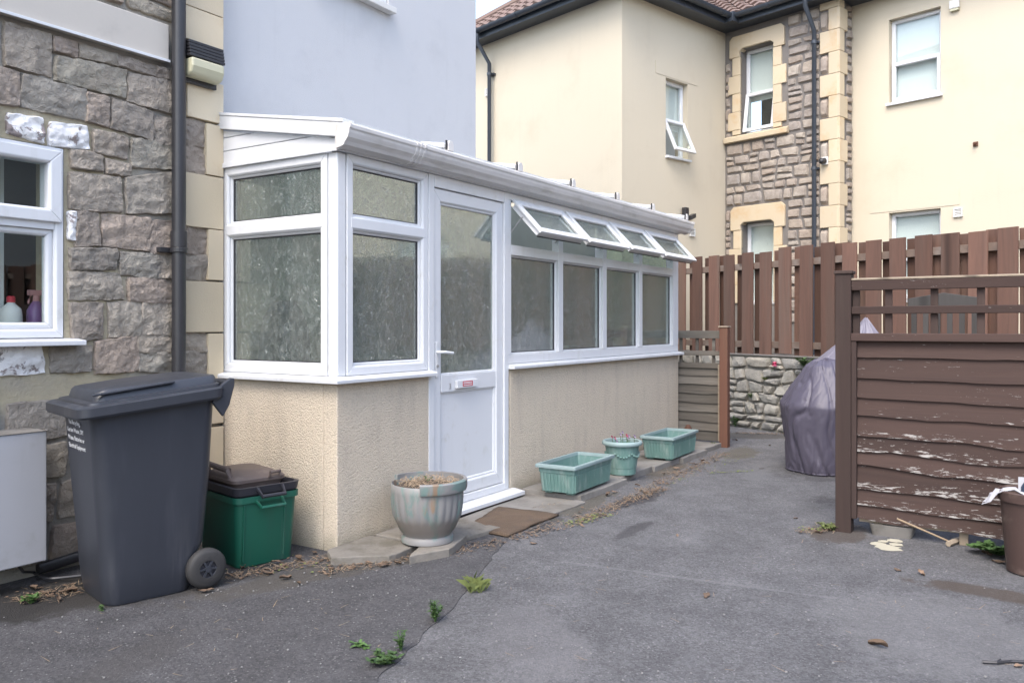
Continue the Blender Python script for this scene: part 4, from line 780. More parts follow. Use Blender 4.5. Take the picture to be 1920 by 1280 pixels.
for k in range(5): m.box(a, b, .0755, .16 - .004 * k, zl + .02 + k * .022, zl + .039 + k * .022, P=PH)
m.box(a + .01, b - .01, .0756, .14, zl + .018, zl + .128, P=PH); m.build('hood', M['black'], t, bevel=.003)
m = MB(); prof = [(.076, zl + .015), (.165, zl + .015), (.168, zl - .04), (.15, zl - .085), (.12, zl - .10), (.076, zl - .105)]; m.prism(prof, a + .008, b - .008, lambda x, y, s: PH(s, x, y)); m.build('diffuser', M['diffuser'], t, bevel=.015, seg=3)
mx = onY(88, 900, YH - .24)[0]; mz0 = onY(88, 1048, YH - .24)[1]; mz1 = onY(88, 812, YH - .24)[1]
t = thing('meter_box', 'pale grey meter box low on the stone wall at the left edge', 'meter box', PH(mx - .25, .1, mz0)); m = MB(); m.box(mx - .5, mx - .012, .03, .21, mz0, mz1, P=PH); m.build('case', M['meter'], t, bevel=.008); m = MB(); m.box(mx - .5, mx, .2105, .24, mz0 - .005, mz1 + .012, P=PH); m.build('door', M['meter'], t, bevel=.006); m = MB(); m.box(mx - .5, mx + .004, .03, .245, mz1 + .0125, mz1 + .017, P=PH); m.build('lid', M['slab'], t, bevel=.004)
t = thing('cable', 'black cable looping out below the grey meter box', 'cable', PH(mx, .1, 0)); m = MB(); pts = [PH(mx - .12 + .02 * k, .16, mz0 + .0 - .03 * k) for k in range(3)]; pts += [gnd(62 + 14 * k, 1072 + 16 * math.sin(min(1, k / 2.5) * 1.57) - 1.5 * k, .03) for k in range(8)]; m.tube(pts, .008, 6); m.build('cable_core', M['black'], t, smooth=40)
t = thing('conduit', 'short white broken plastic conduit on the stone wall behind the wheelie bin', 'conduit', PH(2.74, .07, .2)); 
for z0, z1, dx in ((.43, .62, 0), (.30, .42, .004), (.14, .29, .010)): m = MB(); m.box(2.715 + dx, 2.80 + dx, .05, .10, z0, z1, P=PH); m.build('section', M['whitepl'], t, bevel=.006)
t = thing('ground_pipe', 'dark pipe lying along the foot of the stone wall', 'pipe', PH(2.6, .1, .1)); m = MB(); m.tube([PH(2.42, .07, .055), PH(2.62, .08, .075), PH(2.95, .09, .09)], .03, 10); m.build('pipe', M['black'], t, smooth=40)

# ------------------------------------------------------------------ wheelie bin
rz = math.atan2(-.242, .97); bn = thing('wheelie_bin', 'charcoal wheelie bin with sloping lid against the stone wall', 'bin', (2.645, 4.0, .008), rz)
def ring(x0, x1, y, r, z, dz=0, n=5):
    pts = rrect(x1 - x0, y * 2, r, 0, n, (x0 + x1) / 2, 0); return [(a, b, z + dz * (a - x0) / (x1 - x0)) for a, b, _ in pts]
m = MB(); m.loft([ring(-.255, .16, .205, .07, 0), ring(-.265, .17, .212, .075, .02), ring(-.283, .19, .222, .075, .16), ring(-.285, .235, .224, .07, .24, .0), ring(-.315, .262, .242, .07, .6, .0), ring(-.335, .275, .255, .065, .90, .05), ring(-.345, .28, .262, .06, .935, .06)]); m.build('body', M['binplastic'], bn, world=False, smooth=35)
m = MB(); m.loft([ring(-.405, .30, .305, .06, .935, .065), ring(-.412, .305, .312, .06, .945, .068), ring(-.412, .305, .312, .06, .985, .072), ring(-.40, .30, .30, .06, .993, .072)]); m.build('rim', M['binplastic'], bn, world=False, smooth=30)
m = MB(); m.loft([ring(-.365, .305, .272, .06, .9945, .072), ring(-.362, .303, .27, .06, 1.008, .07), ring(-.325, .30, .235, .055, 1.012, .07), ring(-.312, .295, .225, .05, 1.055, .055), ring(-.30, .29, .215, .05, 1.068, .052), ring(-.18, .2, .15, .05, 1.09, .036)]); lid = m.build('lid', M['binplastic'], bn, world=False, smooth=32)
m = MB()
for i in range(13):
    x = -.335 + .5 * i / 12; 
m.box(-.335, .06, -.245, -.226, 1.04, 1.052, P=lambda u, v, z: (u, v, z + .055 * (u + .335) / .4 + .012 * math.sin((u + .335) * 9))); m.build('lid_lip', M['binplastic'], lid, world=False, bevel=.004)
m = MB(); m.tube([(.30, -.265, 1.045), (.345, -.265, 1.075), (.345, .265, 1.075), (.30, .265, 1.045)], .018, 10); m.build('handle', M['binplastic'], bn, world=False, smooth=40)
for s in (-1, 1):
    m = MB(); m.prism([(.24, .98), (.30, .90), (.335, .96), (.362, 1.06), (.365, 1.10), (.34, 1.105), (.29, 1.07)], s * .268 - .012, s * .268 + .012, lambda a, b, t: (a, t, b)); m.build('hinge_arm', M['binplastic'], bn, world=False, bevel=.006)
for s in (-1, 1):
    y = s * .235; m = MB(); pr_ = [(.045, -.03), (.085, -.032), (.10, -.022), (.105, -.012), (.105, .012), (.10, .022), (.085, .032), (.045, .03)]
    m.loft([[(.225 + r * math.cos(a * math.pi / 16), y + o, .105 + r * math.sin(a * math.pi / 16)) for a in range(32)] for r, o in pr_], False, False); wh = m.build('wheel', M['rubber'], bn, world=False, smooth=50)
    m = MB(); m.loft([[(.225 + r * math.cos(a * math.pi / 12), y + o, .105 + r * math.sin(a * math.pi / 12)) for a in range(24)] for r, o in ((.046, -.02), (.062, -.031), (.066, -.03), (.066, .03), (.046, .02))], True, True); m.build('rim', M['blackplastic'], wh, world=False, smooth=30)
    m = MB()
    for k in range(6):
        a = k * math.pi / 3; m.box(.01, .058, -.005, .005, -.03, -.021, P=lambda u, v, z: (.225 + u * math.cos(a) - v * math.sin(a), y + (z if s < 0 else -z), .105 + u * math.sin(a) + v * math.cos(a)))
    m.tube([(.225, y - .034, .105), (.225, y + .034, .105)], .016, 12); m.build('spokes', M['binplastic'], wh, world=False)
m = MB(); m.tube([(.225, -.2, .105), (.225, .2, .105)], .012, 8); m.build('axle', M['steel'], bn, world=False)
fx = -.3425; tl = math.atan2(.033, .31)
mt_ = Matrix.Translation((-.3415, .02, .885)) @ Matrix.Rotation(R(-90), 4, 'Z') @ Matrix.Rotation(R(90) + tl, 4, 'X')
text_mesh('lettering', 'No Recycling,\nGarden Waste, DIY\nWaste, Batteries or\nElectrical Equipment', .033, M['text'], bn, mt_, 'CENTER', 1.25)

# ------------------------------------------------------------------ recycling boxes
gz = math.atan2(-.21, .977); c_ = gnd(448, 1070); ex = Vector((math.cos(gz), math.sin(gz), 0)); ey = Vector((-ex.y, ex.x, 0)); gc = c_ + ex * .175 + ey * .25
def tubbox(t, mt, lx, ly, z0, z1, ribs):
    m = MB(); m.loft([rrect(lx * .86, ly * .88, .04, z0), rrect(lx * .88, ly * .90, .045, z0 + .012), rrect(lx * .97, ly * .98, .045, z1 - .035), rrect(lx * 1.04, ly * 1.03, .05, z1 - .034), rrect(lx * 1.04, ly * 1.03, .05, z1), rrect(lx * 1.0, ly * 1.0, .045, z1), rrect(lx * .94, ly * .96, .04, z1 - .04)], True, False); o = m.build('body', mt, t, world=False, smooth=30)
    return o
gbx = thing('recycling_box', 'green plastic recycling box between the wheelie bin and roughcast wall', 'recycling box', (gc.x, gc.y, .008), gz)
tubbox(gbx, M['greenplastic'], .40, .54, 0, .405, 0)
m = MB(); m.tube([(-.08, -.275, .38), (-.075, -.325, .345), (.075, -.325, .345), (.08, -.275, .38)], .011, 8); m.build('handle', M['greenplastic'], gbx, world=False, smooth=40)
for x in (-.155, .10): m = MB(); m.box(x, x + .008, -.262, -.235, .03, .36, P=lambda u, v, z: (u, v - .022 * z / .36 + .012, z)); m.build('rib', M['greenplastic'], gbx, world=False, bevel=.002)
bbx = thing('recycling_box', 'black plastic box nested in the green recycling box', 'recycling box', (gc.x, gc.y, .012), gz)
m = MB(); m.loft([rrect(.33, .46, .04, .10), rrect(.37, .50, .045, .38), rrect(.39, .53, .045, .412), rrect(.41, .55, .05, .412), rrect(.42, .565, .05, .455), rrect(.385, .535, .05, .458), rrect(.36, .5, .04, .415)], True, True); m.build('body', M['blackplastic'], bbx, world=False, smooth=30)
m = MB(); m.tube([(-.075, -.28, .445), (-.07, -.325, .405), (.075, -.325, .405), (.08, -.28, .445)], .012, 8); m.build('handle', M['blackplastic'], bbx, world=False, smooth=40)
cad = thing('food_caddy', 'brown food waste caddy lid resting on the black recycling box', 'caddy', (gc.x - .01, gc.y, .428), gz)
m = MB(); m.loft([rrect(.29, .36, .05, 0, cy=.01), rrect(.33, .40, .05, .05, cy=.01), rrect(.345, .42, .05, .052, cy=.01), rrect(.345, .42, .05, .07, cy=.01), rrect(.33, .40, .05, .078, cy=.01), rrect(.28, .34, .05, .09, cy=.02), rrect(.24, .28, .05, .104, cy=.03)]); m.build('lid', M['brownplastic'], cad, world=False, smooth=32)
m = MB(); m.tube([(-.15, -.12, .06), (-.165, -.12, .125), (-.165, .15, .135), (-.15, .17, .07)], .018, 8); m.build('handle', M['brownplastic'], cad, world=False, smooth=40)
m = MB(); m.tube([(.05, -.205, .07), (.05, -.215, .10), (.12, -.2, .10), (.12, -.2, .07)], .01, 8); m.build('latch', M['brownplastic'], cad, world=False, smooth=40)

# ------------------------------------------------------------------ flagstones, mat, slabs
def flag(name, pts, z0, z1, mt, label, cat, group=None, seed=0):
    q = []
    for i, p in enumerate(pts):
        a = Vector((*p, 0)); b = Vector((*pts[(i + 1) % len(pts)], 0))
        for k in range(5):
            c = a.lerp(b, k / 5); c += Vector((mn.noise(c * 14 + Vector((seed, 0, 0))), mn.noise(c * 14 + Vector((0, seed, 9))), 0)) * .012; q.append((c.x, c.y))
    m = MB(); m.prism(q, z0, z1, lambda a, b, t: (a, b, t + (0 if t == z0 else .006 * mn.noise(Vector((a * 3, b * 3, seed)))))); o = m.build(name, M[mt], None, bevel=.006); return tag(o, label, cat, group)
flag('flagstone', [(3.47, 3.47), (3.70, 3.22), (3.98, 3.24), (3.98, 3.63), (3.60, 3.63)], -.02, .045, 'kerbstone', 'broken grey flagstone under the corner of the conservatory', 'flagstone', seed=1)
flag('flagstone', [(3.72, 3.10), (3.98, 3.00), (4.30, 3.10), (4.30, 3.61), (4.0, 3.61), (4.0, 3.22)], -.02, .052, 'kerbstone', 'pale buff flagstone under the near side of the fluted urn', 'flagstone', seed=2)
flag('flagstone', [(4.32, 3.12), (4.66, 3.08), (4.74, 3.5), (4.58, 3.6), (4.32, 3.61)], -.02, .03, 'kerbstone', 'grey flagstone between the urn and the doormat', 'flagstone', seed=3)
flag('flagstone', [(4.70, 3.02), (5.75, 3.0), (5.85, 3.56), (4.76, 3.5)], -.02, .014, 'slab', 'wide concrete slab under the doormat at the door', 'slab', seed=4)
mp = [gnd(868, 988, .02), gnd(952, 1003, .02), gnd(1048, 962, .02), gnd(935, 948, .02)]
m = MB(); q = []
NX = 14
for j in range(NX + 1):
    for i in range(NX + 1):
        a = mp[0].lerp(mp[1], i / NX); b = mp[3].lerp(mp[2], i / NX); c = a.lerp(b, j / NX); c.z = .026 + .007 * mn.noise(c * 5) + .003 * mn.noise(c * 30); e = (i in (0, NX)) + (j in (0, NX))
        if e: c += Vector((mn.noise(c * 25), mn.noise(c * 25 + Vector((3, 3, 3))), 0)) * .008; c.z -= .008
        q.append(c)
fs = [(j * (NX + 1) + i, j * (NX + 1) + i + 1, (j + 1) * (NX + 1) + i + 1, (j + 1) * (NX + 1) + i) for j in range(NX) for i in range(NX)]
m.add(q, fs); o = m.build('doormat', M['coir'], None, smooth=True); s_ol = o.modifiers.new('t', 'SOLIDIFY'); s_ol.thickness = .012; tag(o, 'worn brown coir doormat on the ground before the white door', 'doormat')
sx = [5.76, 6.62, 7.32, 7.92, 8.62, 9.2]; lab = ['concrete slab under the nearest green trough', 'concrete slab between the near trough and the round pot', 'concrete slab beyond the round green pot', 'concrete slab under the farther green trough', 'last concrete slab by the orange fence post']
for i in range(5):
    dy = [.0, .06, .03, -.02, .02][i]; flag('paving_slab', [(sx[i] + .006, 3.06 + dy), (sx[i + 1] - .006, 3.05 + dy), (sx[i + 1] - .006, 3.60), (sx[i] + .006, 3.60)], -.02, .05 + .004 * (i % 2), 'slab', lab[i], 'slab', 'slabs along the conservatory base', 10 + i)

# ------------------------------------------------------------------ pots
uc_ = Vector((4.06, 3.23, .052)); ur = thing('plant_urn', 'large peeling grey-green fluted urn with a broken rim by the door', 'plant pot', uc_); ur.scale = (.9, .9, .9)
def flute(a, z): return 1 + (.036 * abs(math.sin(a * math.pi * 26)) - .022) * max(0, min(1, (z - .15) / .03)) * max(0, min(1, (.355 - z) / .03))
prof = [(.15, 0), (.178, .004), (.18, .035), (.165, .05), (.17, .06), (.195, .09), (.212, .13), (.222, .15), (.234, .18), (.244, .24), (.249, .30), (.250, .35), (.250, .40), (.243, .405), (.236, .36), (.225, .30)]
m = MB(); m.lathe(prof, 156, fr=flute, c0=True); m.build('bowl', M['urn'], ur, world=False, smooth=60)
m = MB(); rp = [(.251, .355), (.272, .36), (.277, .375), (.277, .425), (.27, .432), (.250, .432), (.251, .40)]
a0, a1 = R(-152), R(95); nn = 60
rings = [[(r * math.cos(a0 + (a1 - a0) * k / nn), r * math.sin(a0 + (a1 - a0) * k / nn), z) for r, z in rp] for k in range(nn + 1)]
m.loft(rings, True, True); m.build('rim', M['urn'], ur, world=False, smooth=40)
m = MB(); m.lathe([(.0, .395), (.1, .40), (.2, .385), (.228, .37)], 24); m.build('soil', M['soil'], ur, world=False)
m = MB(); rg = random.Random(8)
for k in range(150):
    a = rg.uniform(0, 6.28); r = .2 * math.sqrt(rg.random()); b = rg.uniform(0, 6.28); l = rg.uniform(.03, .1); x, y = r * math.cos(a), r * math.sin(a); ex_ = min(1, .222 / max(1e-6, math.hypot(x + l * math.cos(b), y + l * math.sin(b)))); m.tube([(x, y, .395), ((x + l * .5 * math.cos(b)) * ex_, (y + l * .5 * math.sin(b)) * ex_, .41 + rg.uniform(0, .02)), ((x + l * math.cos(b)) * ex_, (y + l * math.sin(b)) * ex_, .40 + rg.uniform(0, .03))], .0016, 4, False)
o = m.build('dead_stems', M['twig'], ur, world=False); o['kind'] = 'stuff'
def leafquad(m, p, d, up, l, w):
    p = Vector(p); d = Vector(d).normalized(); s = d.cross(Vector(up)).normalized(); n = s.cross(d)
    m.add([p, p + d * l * .35 + s * w * .5 + n * l * .06, p + d * l * .75 + s * w * .38, p + d * l - n * l * .08, p + d * l * .75 - s * w * .38, p + d * l * .35 - s * w * .5 + n * l * .06], [(0, 1, 2, 3), (0, 3, 4, 5)])
def plant(name, label, loc, h, n, spread, ll, lw, mt='leaf', seed=1, stems=5, cat='weed', parent=None):
    rg = random.Random(seed); t = thing(name, label, cat, loc) if parent is None else parent; ms = MB(); ml = MB()
    h *= .75; spread *= .75; ll *= .72; lw *= .62
    for s in range(stems):
        a = rg.uniform(0, 6.28); tip = Vector((spread * math.cos(a) * rg.uniform(.3, 1), spread * math.sin(a) * rg.uniform(.3, 1), h * rg.uniform(.5, 1))); ms.tube([(0, 0, 0), tip * .5 + Vector((0, 0, h * .12)), tip], [.0035, .0028, .0015], 5, False)
        for k in range(n):
            f = rg.uniform(.15, 1); p = tip * f + Vector((0, 0, h * .12 * math.sin(f * 3.1))); b = rg.uniform(0, 6.28); leafquad(ml, p, (math.cos(b), math.sin(b), rg.uniform(-.1, .7)), (0, 0, 1), ll * rg.uniform(.6, 1.2), lw * rg.uniform(.7, 1.2))
    off = Vector((0, 0, 0)) 
    ms.build('stem', M[mt], t, world=False); o = ml.build('foliage', M[mt], t, world=False, recalc=False); return t
pl = plant('x', '', (0, 0, 0), .05, 3, .06, .03, .016, seed=4, stems=4, parent=thing('seedling', 'small green shoots growing in the fluted urn', 'plant', uc_ + Vector((.03, .02, .36))))
def trough(near, label):
    t = thing('plant_trough', label, 'planter', (near.x, near.y, .054), R(1.5), 'green plastic troughs on the slabs'); lx, ly, h = .66, .29, .215; cx, cy = lx / 2, ly / 2
    def rr(s, z, n=3): return [(a, b, z) for a, b, _ in rrect(lx * s, ly * (1 + (s - 1) * 1.6), .02, 0, n, cx, cy)]
    m = MB(); m.loft([rr(1, .018), rr(1.055, h - .045), rr(1.075, h - .045), rr(1.085, h)], True, False); m.loft([rr(1.05, h), rr(.97, .04)], False, True); m.build('body', M['trough'], t, world=False, smooth=30)
    m = MB(); m.loft([rr(1.08, h - .012), rr(1.15, h - .008), rr(1.16, h + .004), rr(1.15, h + .018), rr(1.05, h + .02), rr(1.04, h - .005)], False, False); m.build('rim', M['troughrim'], t, world=False, smooth=40)
    m = MB(); H_ = h - .05
    for k in range(26):
        x = .02 + k * (lx - .04) / 25
        m.box(x - .0055, x + .0055, -.010, .006, .02, H_, P=lambda u, v, z: ((u - cx) * (1 + .055 * (z - .018) / (h - .063)) + cx, v - ly * .044 * (z - .018) / (h - .063) , z))
    for k in range(9):
        y = .03 + k * (ly - .06) / 8
        m.box(-.006, .004, y - .006, y + .006, .02, H_, P=lambda u, v, z: (u - lx * .0275 * (z - .018) / (h - .063), (v - cy) * (1 + .088 * (z - .018) / (h - .063)) + cy, z))
    o = m.build('flutes', M['trough'], t, world=False, bevel=.002); o['kind'] = 'stuff'
    for x in (.06, lx - .06):
        for y in (.05, ly - .05): m = MB(); m.box(x - .035, x + .035, y - .03, y + .03, 0, .0175); m.build('foot', M['trough'], t, world=False, bevel=.003)
    m = MB()
    for k in range(7): m.box(.09 + k * .07, .115 + k * .07, .10, .19, .041, .048)
    m.build('drain_grid', M['seal'], t, world=False); return t
n1 = gnd(1078, 930, .05); n1.x = 5.86; trough(gnd(1076, 931, .05), 'empty faded green trough nearest the door on a concrete slab'); trough(gnd(1260, 865, .05), 'faded green trough farthest from the door, beside the grey fence')
rc = gnd(1172, 893, .05) + Vector((.10, .075, 0)); rc.z = .055; rpot = thing('flower_pot', 'round faded green pot with embossed sides and small flowers, between the troughs', 'plant pot', rc)
m = MB(); m.lathe([(.115, 0), (.122, .005), (.125, .06), (.128, .062), (.142, .16), (.152, .25), (.155, .265), (.150, .27), (.135, .2), (.12, .1)], 48, c0=True); m.build('body', M['trough'], rpot, world=False, smooth=45)
m = MB(); m.lathe([(.15, .262), (.175, .262), (.182, .275), (.178, .292), (.165, .30), (.152, .295), (.15, .27)], 96, fr=lambda a, z: 1 + .006 * math.sin(a * 6.283 * 48)); m.build('rim', M['troughrim'], rpot, world=False, smooth=50)
m = MB()
for k in range(36):
    a = k * 6.283 / 36; z = .19 - .03 * abs(math.sin(a * 3)); r = .1475; m.lathe([(.001, .0), (.010, .004), (.012, .012), (.008, .02), (.001, .022)], 6, (r * math.cos(a), r * math.sin(a), z - .01))
o = m.build('embossing', M['trough'], rpot, world=False, smooth=60)
m = MB(); m.lathe([(0, .255), (.08, .258), (.148, .245)], 24); m.build('soil', M['soil'], rpot, world=False)
fl = thing('flowers', 'small white and pink flowers growing in the round green pot', 'flowers', rc + Vector((0, 0, .255))); rg = random.Random(3)
ms, ml, mp1, mp2 = MB(), MB(), MB(), MB()
for k in range(9):
    a = rg.uniform(0, 6.28); r = rg.uniform(.02, .11); x, y = r * math.cos(a), r * math.sin(a); h = rg.uniform(.03, .10); ms.tube([(x, y, 0), (x * 1.05, y * 1.05, h)], .002, 5, False)
    for q in range(5): b = rg.uniform(0, 6.28); leafquad(ml, (x, y, h * rg.random()), (math.cos(b), math.sin(b), .4), (0, 0, 1), .025, .013)
    mpx = mp1 if k % 3 == 0 else mp2
    for q in range(5): b = q * 1.257; leafquad(mpx, (x * 1.05, y * 1.05, h), (math.cos(b) * .5 - .6, math.sin(b) * .5 - .4, math.sin(b) * .8), (.3, .2, 1), .019, .017)
ms.build('stem', M['leaf'], fl, world=False); ml.build('foliage', M['leaf'], fl, world=False, recalc=False); mp1.build('petal', M['petal'], fl, world=False, recalc=False); mp2.build('petal', M['petalw'], fl, world=False, recalc=False)
t = thing('red_bottle', 'small red and yellow plastic bottle behind the farther green trough', 'bottle', (9.02, 3.40, .052)); m = MB(); m.lathe([(.04, 0), (.043, .01), (.043, .16), (.02, .2)], 14, c0=True, c1=True); m.build('body', M['orangepost'], t, world=False, smooth=40); m = MB(); m.lathe([(.0435, .03), (.0435, .09)], 14); m.build('band', M['diffuser'], t, world=False)

# ------------------------------------------------------------------ covered furniture behind the brown panel
def cover(name, label, loc, prof, mt, seed, nf, sx=1, sy=1, tilt=(0, 0)):
    t = thing(name, label, 'cover', loc); n = 200; rings = []; zmax = prof[-1][1]; NR = 70
    for i in range(NR):
        f = i / (NR - 1) * (len(prof) - 1); k = min(int(f), len(prof) - 2); w = f - k; r = prof[k][0] * (1 - w) + prof[k + 1][0] * w; z = prof[k][1] * (1 - w) + prof[k + 1][1] * w
        rg_ = []; low = 1 - z / zmax
        for j in range(n):
            a = j / n * 6.2832; d = Vector((math.cos(a), math.sin(a), 0))
            wa = a + .5 * mn.noise(Vector((d.x, d.y, z * 1.3 + seed))) + .25 * z
            fold = (abs(math.sin(wa * nf * .5)) - .6) * .06 * (.15 + low) + .12 * mn.noise(Vector((d.x * 1.7, d.y * 1.7, z * 1.6 + seed)))
            cr = abs(mn.noise(Vector((d.x * 2.2 + z * 1.2, d.y * 2.2 - z, z * 1.6 + seed * 2)))); fold -= .06 * max(0, 1 - cr * 11)
            cr = abs(mn.noise(Vector((d.x * 5 - z * 3, d.y * 5 + z * 2, z * 5 + seed * 3)))); fold -= .022 * max(0, 1 - cr * 10)
            rr = r * (1 + fold); rg_.append((rr * d.x * sx + tilt[0] * z, rr * d.y * sy + tilt[1] * z, max(0, z + .03 * mn.noise(Vector((d.x * 3, d.y * 3, seed))) * min(1, i / 8))))
        rings.append(rg_)
    m = MB(); m.loft(rings, False, True); m.build('cloth', mt, t, world=False, smooth=True)
    m = MB(); m.tube([Vector(p) * 1.004 + Vector((0, 0, .012)) for p in rings[0]] + [Vector(rings[0][0]) * 1.004 + Vector((0, 0, .012))], .007, 6, False); m.build('hem', mt, t, world=False, smooth=True); return t
cc = gnd(1556, 885); cover('covered_barbecue', 'dark purple-grey cover bulging out behind the brown fence post', (cc.x + .1, cc.y + .05, .004), [(.36, 0), (.365, .03), (.375, .12), (.39, .32), (.415, .50), (.43, .62), (.39, .70), (.33, .79), (.25, .90), (.19, .99), (.12, 1.04), (.02, 1.06)], M['cover'], 2.3, 5)
c2 = gnd(1615, 862); cover('covered_furniture', 'faded lilac cover with a pointed peak, taller, behind the dark cover', (c2.x + .35, c2.y + .1, .004), [(.50, 0), (.52, .3), (.50, .8), (.47, 1.0), (.33, 1.13), (.14, 1.28), (.015, 1.45)], M['cover2'], 7.7, 8, tilt=(-.02, -.06))
# table with slatted chair on it
tb = thing('garden_table', 'dark wooden garden table hidden behind the brown fence panel', 'table', (7.1, .62, 0)); 
for k in range(6): m = MB(); m.box(6.8, 7.4, .27 + k * .118, .38 + k * .118, .70, .73); m.build('plank', M['darkwood'], tb, bevel=.003)
for x in (6.85, 7.35):
    for y in (.32, .92): m = MB(); m.box(x - .03, x + .03, y - .03, y + .03, 0, .699); m.build('leg', M['darkwood'], tb, bevel=.003)
ch = thing('garden_chair', 'dark slatted garden chair standing on the table, seen through the lattice', 'chair', (7.1, .62, .731), R(180)); 
m = MB(); m.box(-.2, .2, -.2, .2, .30, .33); m.build('seat', M['darkwood'], ch, world=False, bevel=.004)
for x in (-.18, .18):
    for y in (-.18, .18): m = MB(); m.box(x - .02, x + .02, y - .02, y + .02, 0, .299); m.build('leg', M['darkwood'], ch, world=False)
for y in (-.2, -.12, -.04, .04, .12, .2): m = MB(); m.box(.17, .19, y - .018, y + .018, .331, .82); m.build('back_slat', M['darkwood'], ch, world=False)
m = MB(); m.prism([(-.24, .80), (.24, .80), (.24, .86), (0, .90), (-.24, .86)], .16, .20, lambda a, b, t: (t, a, b)); m.build('back_rail', M['darkwood'], ch, world=False, bevel=.004)

# ------------------------------------------------------------------ brown bucket at the right edge
bb = gnd(1924, 1085); bb += Vector((.16, -.035, 0)); bu = thing('brown_bucket', 'brown plastic bucket full of rubbish at the right edge by the fence', 'bucket', (bb.x, bb.y, .002))
m = MB(); m.lathe([(.125, 0), (.135, .006), (.165, .40), (.168, .402), (.178, .404), (.180, .455), (.172, .46), (.166, .455), (.155, .30), (.13, .05)], 40, c0=True); m.build('body', M['brownbin'], bu, world=False, smooth=40)
m = MB(); m.lathe([(0, .37), (.12, .38), (.157, .36)], 20); m.build('rubbish', M['soil'], bu, world=False)
pp = thing('crumpled_packaging', 'crumpled white packaging sticking out of the brown bucket', 'rubbish', (bb.x - .05, bb.y + .10, .42)); m = MB(); rg = random.Random(4); G = 7; q = []
for j in range(G):
    for i in range(G): q.append(((i / 6 - .5) * .1 + rg.uniform(-.012, .012), (j / 6 - .25) * .19 + rg.uniform(-.01, .01), .05 - .13 * (j / 6 - .3) ** 2 * 1.5 + .035 * mn.noise(Vector((i * .7, j * .7, 3)))))
m.add(q, [(j * G + i, j * G + i + 1, (j + 1) * G + i + 1, (j + 1) * G + i) for j in range(G - 1) for i in range(G - 1)]); o = m.build('sheet', M['paper'], pp, world=False); o.modifiers.new('t', 'SOLIDIFY').thickness = .003
t = thing('dark_bottle', 'dark blue bottle top standing in the brown bucket', 'bottle', (bb.x - .01, bb.y + .02, .36)); m = MB(); m.lathe([(.04, 0), (.045, .01), (.045, .12), (.03, .15), (.018, .17)], 16, c0=True, c1=True); m.build('body', M['bluepl'], t, world=False, smooth=40)
t = thing('white_card', 'small upright white card in the brown bucket', 'card', (bb.x - .02, bb.y + .055, .38)); m = MB(); m.box(-.004, .004, -.02, .02, 0, .155); m.build('card', M['paper'], t, world=False)
t = thing('grey_tray', 'pale grey plastic tray lying under the brown fence panel', 'tray', (6.05, .84, 0)); m = MB(); m.loft([rrect(.25, .24, .03, 0), rrect(.28, .27, .03, .075), rrect(.26, .25, .03, .075), rrect(.23, .22, .03, .02)], True, True); m.build('shell', M['slab'], t, world=False, smooth=30)
p0, p1 = gnd(1712, 985, .10), gnd(1790, 1019, .008); t = thing('bamboo_cane', 'thin bamboo cane poking out under the brown fence panel', 'cane', p1); m = MB(); m.tube([p0 + (p0 - p1) * .4, p1], .006, 7); m.build('cane', M['twig'], t)
p0, p1 = gnd(1778, 1019, .02), gnd(1806, 1008, .02); t = thing('wood_offcut', 'short wooden offcut on the ground under the brown fence panel', 'wood', p1); m = MB(); m.tube([p0, p1], .018, 6); m.build('stick', M['rawwood'], t)
t = thing('black_twig', 'thin black twig on the tarmac at the lower right edge', 'twig', gnd(1890, 1240)); m = MB(); m.tube([gnd(1842, 1240, .008), gnd(1868, 1241, .012), gnd(1895, 1239, .008), gnd(1935, 1240, .01)], .006, 6); m.tube([gnd(1868, 1241, .012), gnd(1876, 1235, .02)], .004, 5); m.build('stick', M['black'], t)

# paint splash
t = thing('paint_splash', 'dried pale cream paint splash on the tarmac before the fence', 'stain', gnd(1665, 1022)); t['category'] = 'paint stain'
for i, (px, py, r) in enumerate(((1665, 1026, .075), (1648, 1019, .05), (1680, 1020, .04), (1678, 1013, .045), (1656, 1014, .03))):
    c = gnd(px, py, .003 + .0005 * i); m = MB(); ring_ = [c + Vector((math.cos(a * .3142), math.sin(a * .3142), 0)) * r * (1 + .45 * mn.noise(Vector((math.cos(a * .3142) * 2, math.sin(a * .3142) * 2, i * 5)))) for a in range(20)]; m.add(ring_, [list(range(20))]); m.build('blot', M['paint'], t)

# ------------------------------------------------------------------ weeds and litter
def tuft(name, label, loc, n, h, spread, seed, mt='moss', parent=None):
    rg = random.Random(seed); m = MB(); t = thing(name, label, 'grass', loc)
    for k in range(n):
        a = rg.uniform(0, 6.28); r = spread * math.sqrt(rg.random()) * .5; b = rg.uniform(0, 6.28); l = h * rg.uniform(.5, 1.1); p = Vector((r * math.cos(a), r * math.sin(a), 0)); o = Vector((math.cos(b), math.sin(b), 0)); w = o.cross(Vector((0, 0, 1))) * .0014; q1 = p + o * l * .25 + Vector((0, 0, l * .6)); q2 = p + o * l * rg.uniform(.4, .9) + Vector((0, 0, l * rg.uniform(.6, .95)))
        m.add([p - w, p + w, q1 + w * .8, q2, q1 - w * .8], [(0, 1, 2, 3, 4)])
    m.build('blade', M[mt], t, world=False, recalc=False); return t
tuft('grass_tuft', 'tuft of straw-green grass growing in the tarmac seam below the urn', gnd(893, 1106), 75, .085, .11, 1)
plant('weed', 'upright bright green weed growing in the tarmac seam', gnd(816, 1166), .15, 16, .06, .035, .014, seed=2, stems=9)
plant('weed', 'low creeping weed on the tarmac seam near the bottom of the photo', gnd(722, 1245), .07, 14, .12, .04, .028, seed=3, stems=9)
plant('weed', 'small taller weed at the seam above the creeping weed', gnd(752, 1220), .12, 12, .05, .03, .016, seed=5, stems=6)
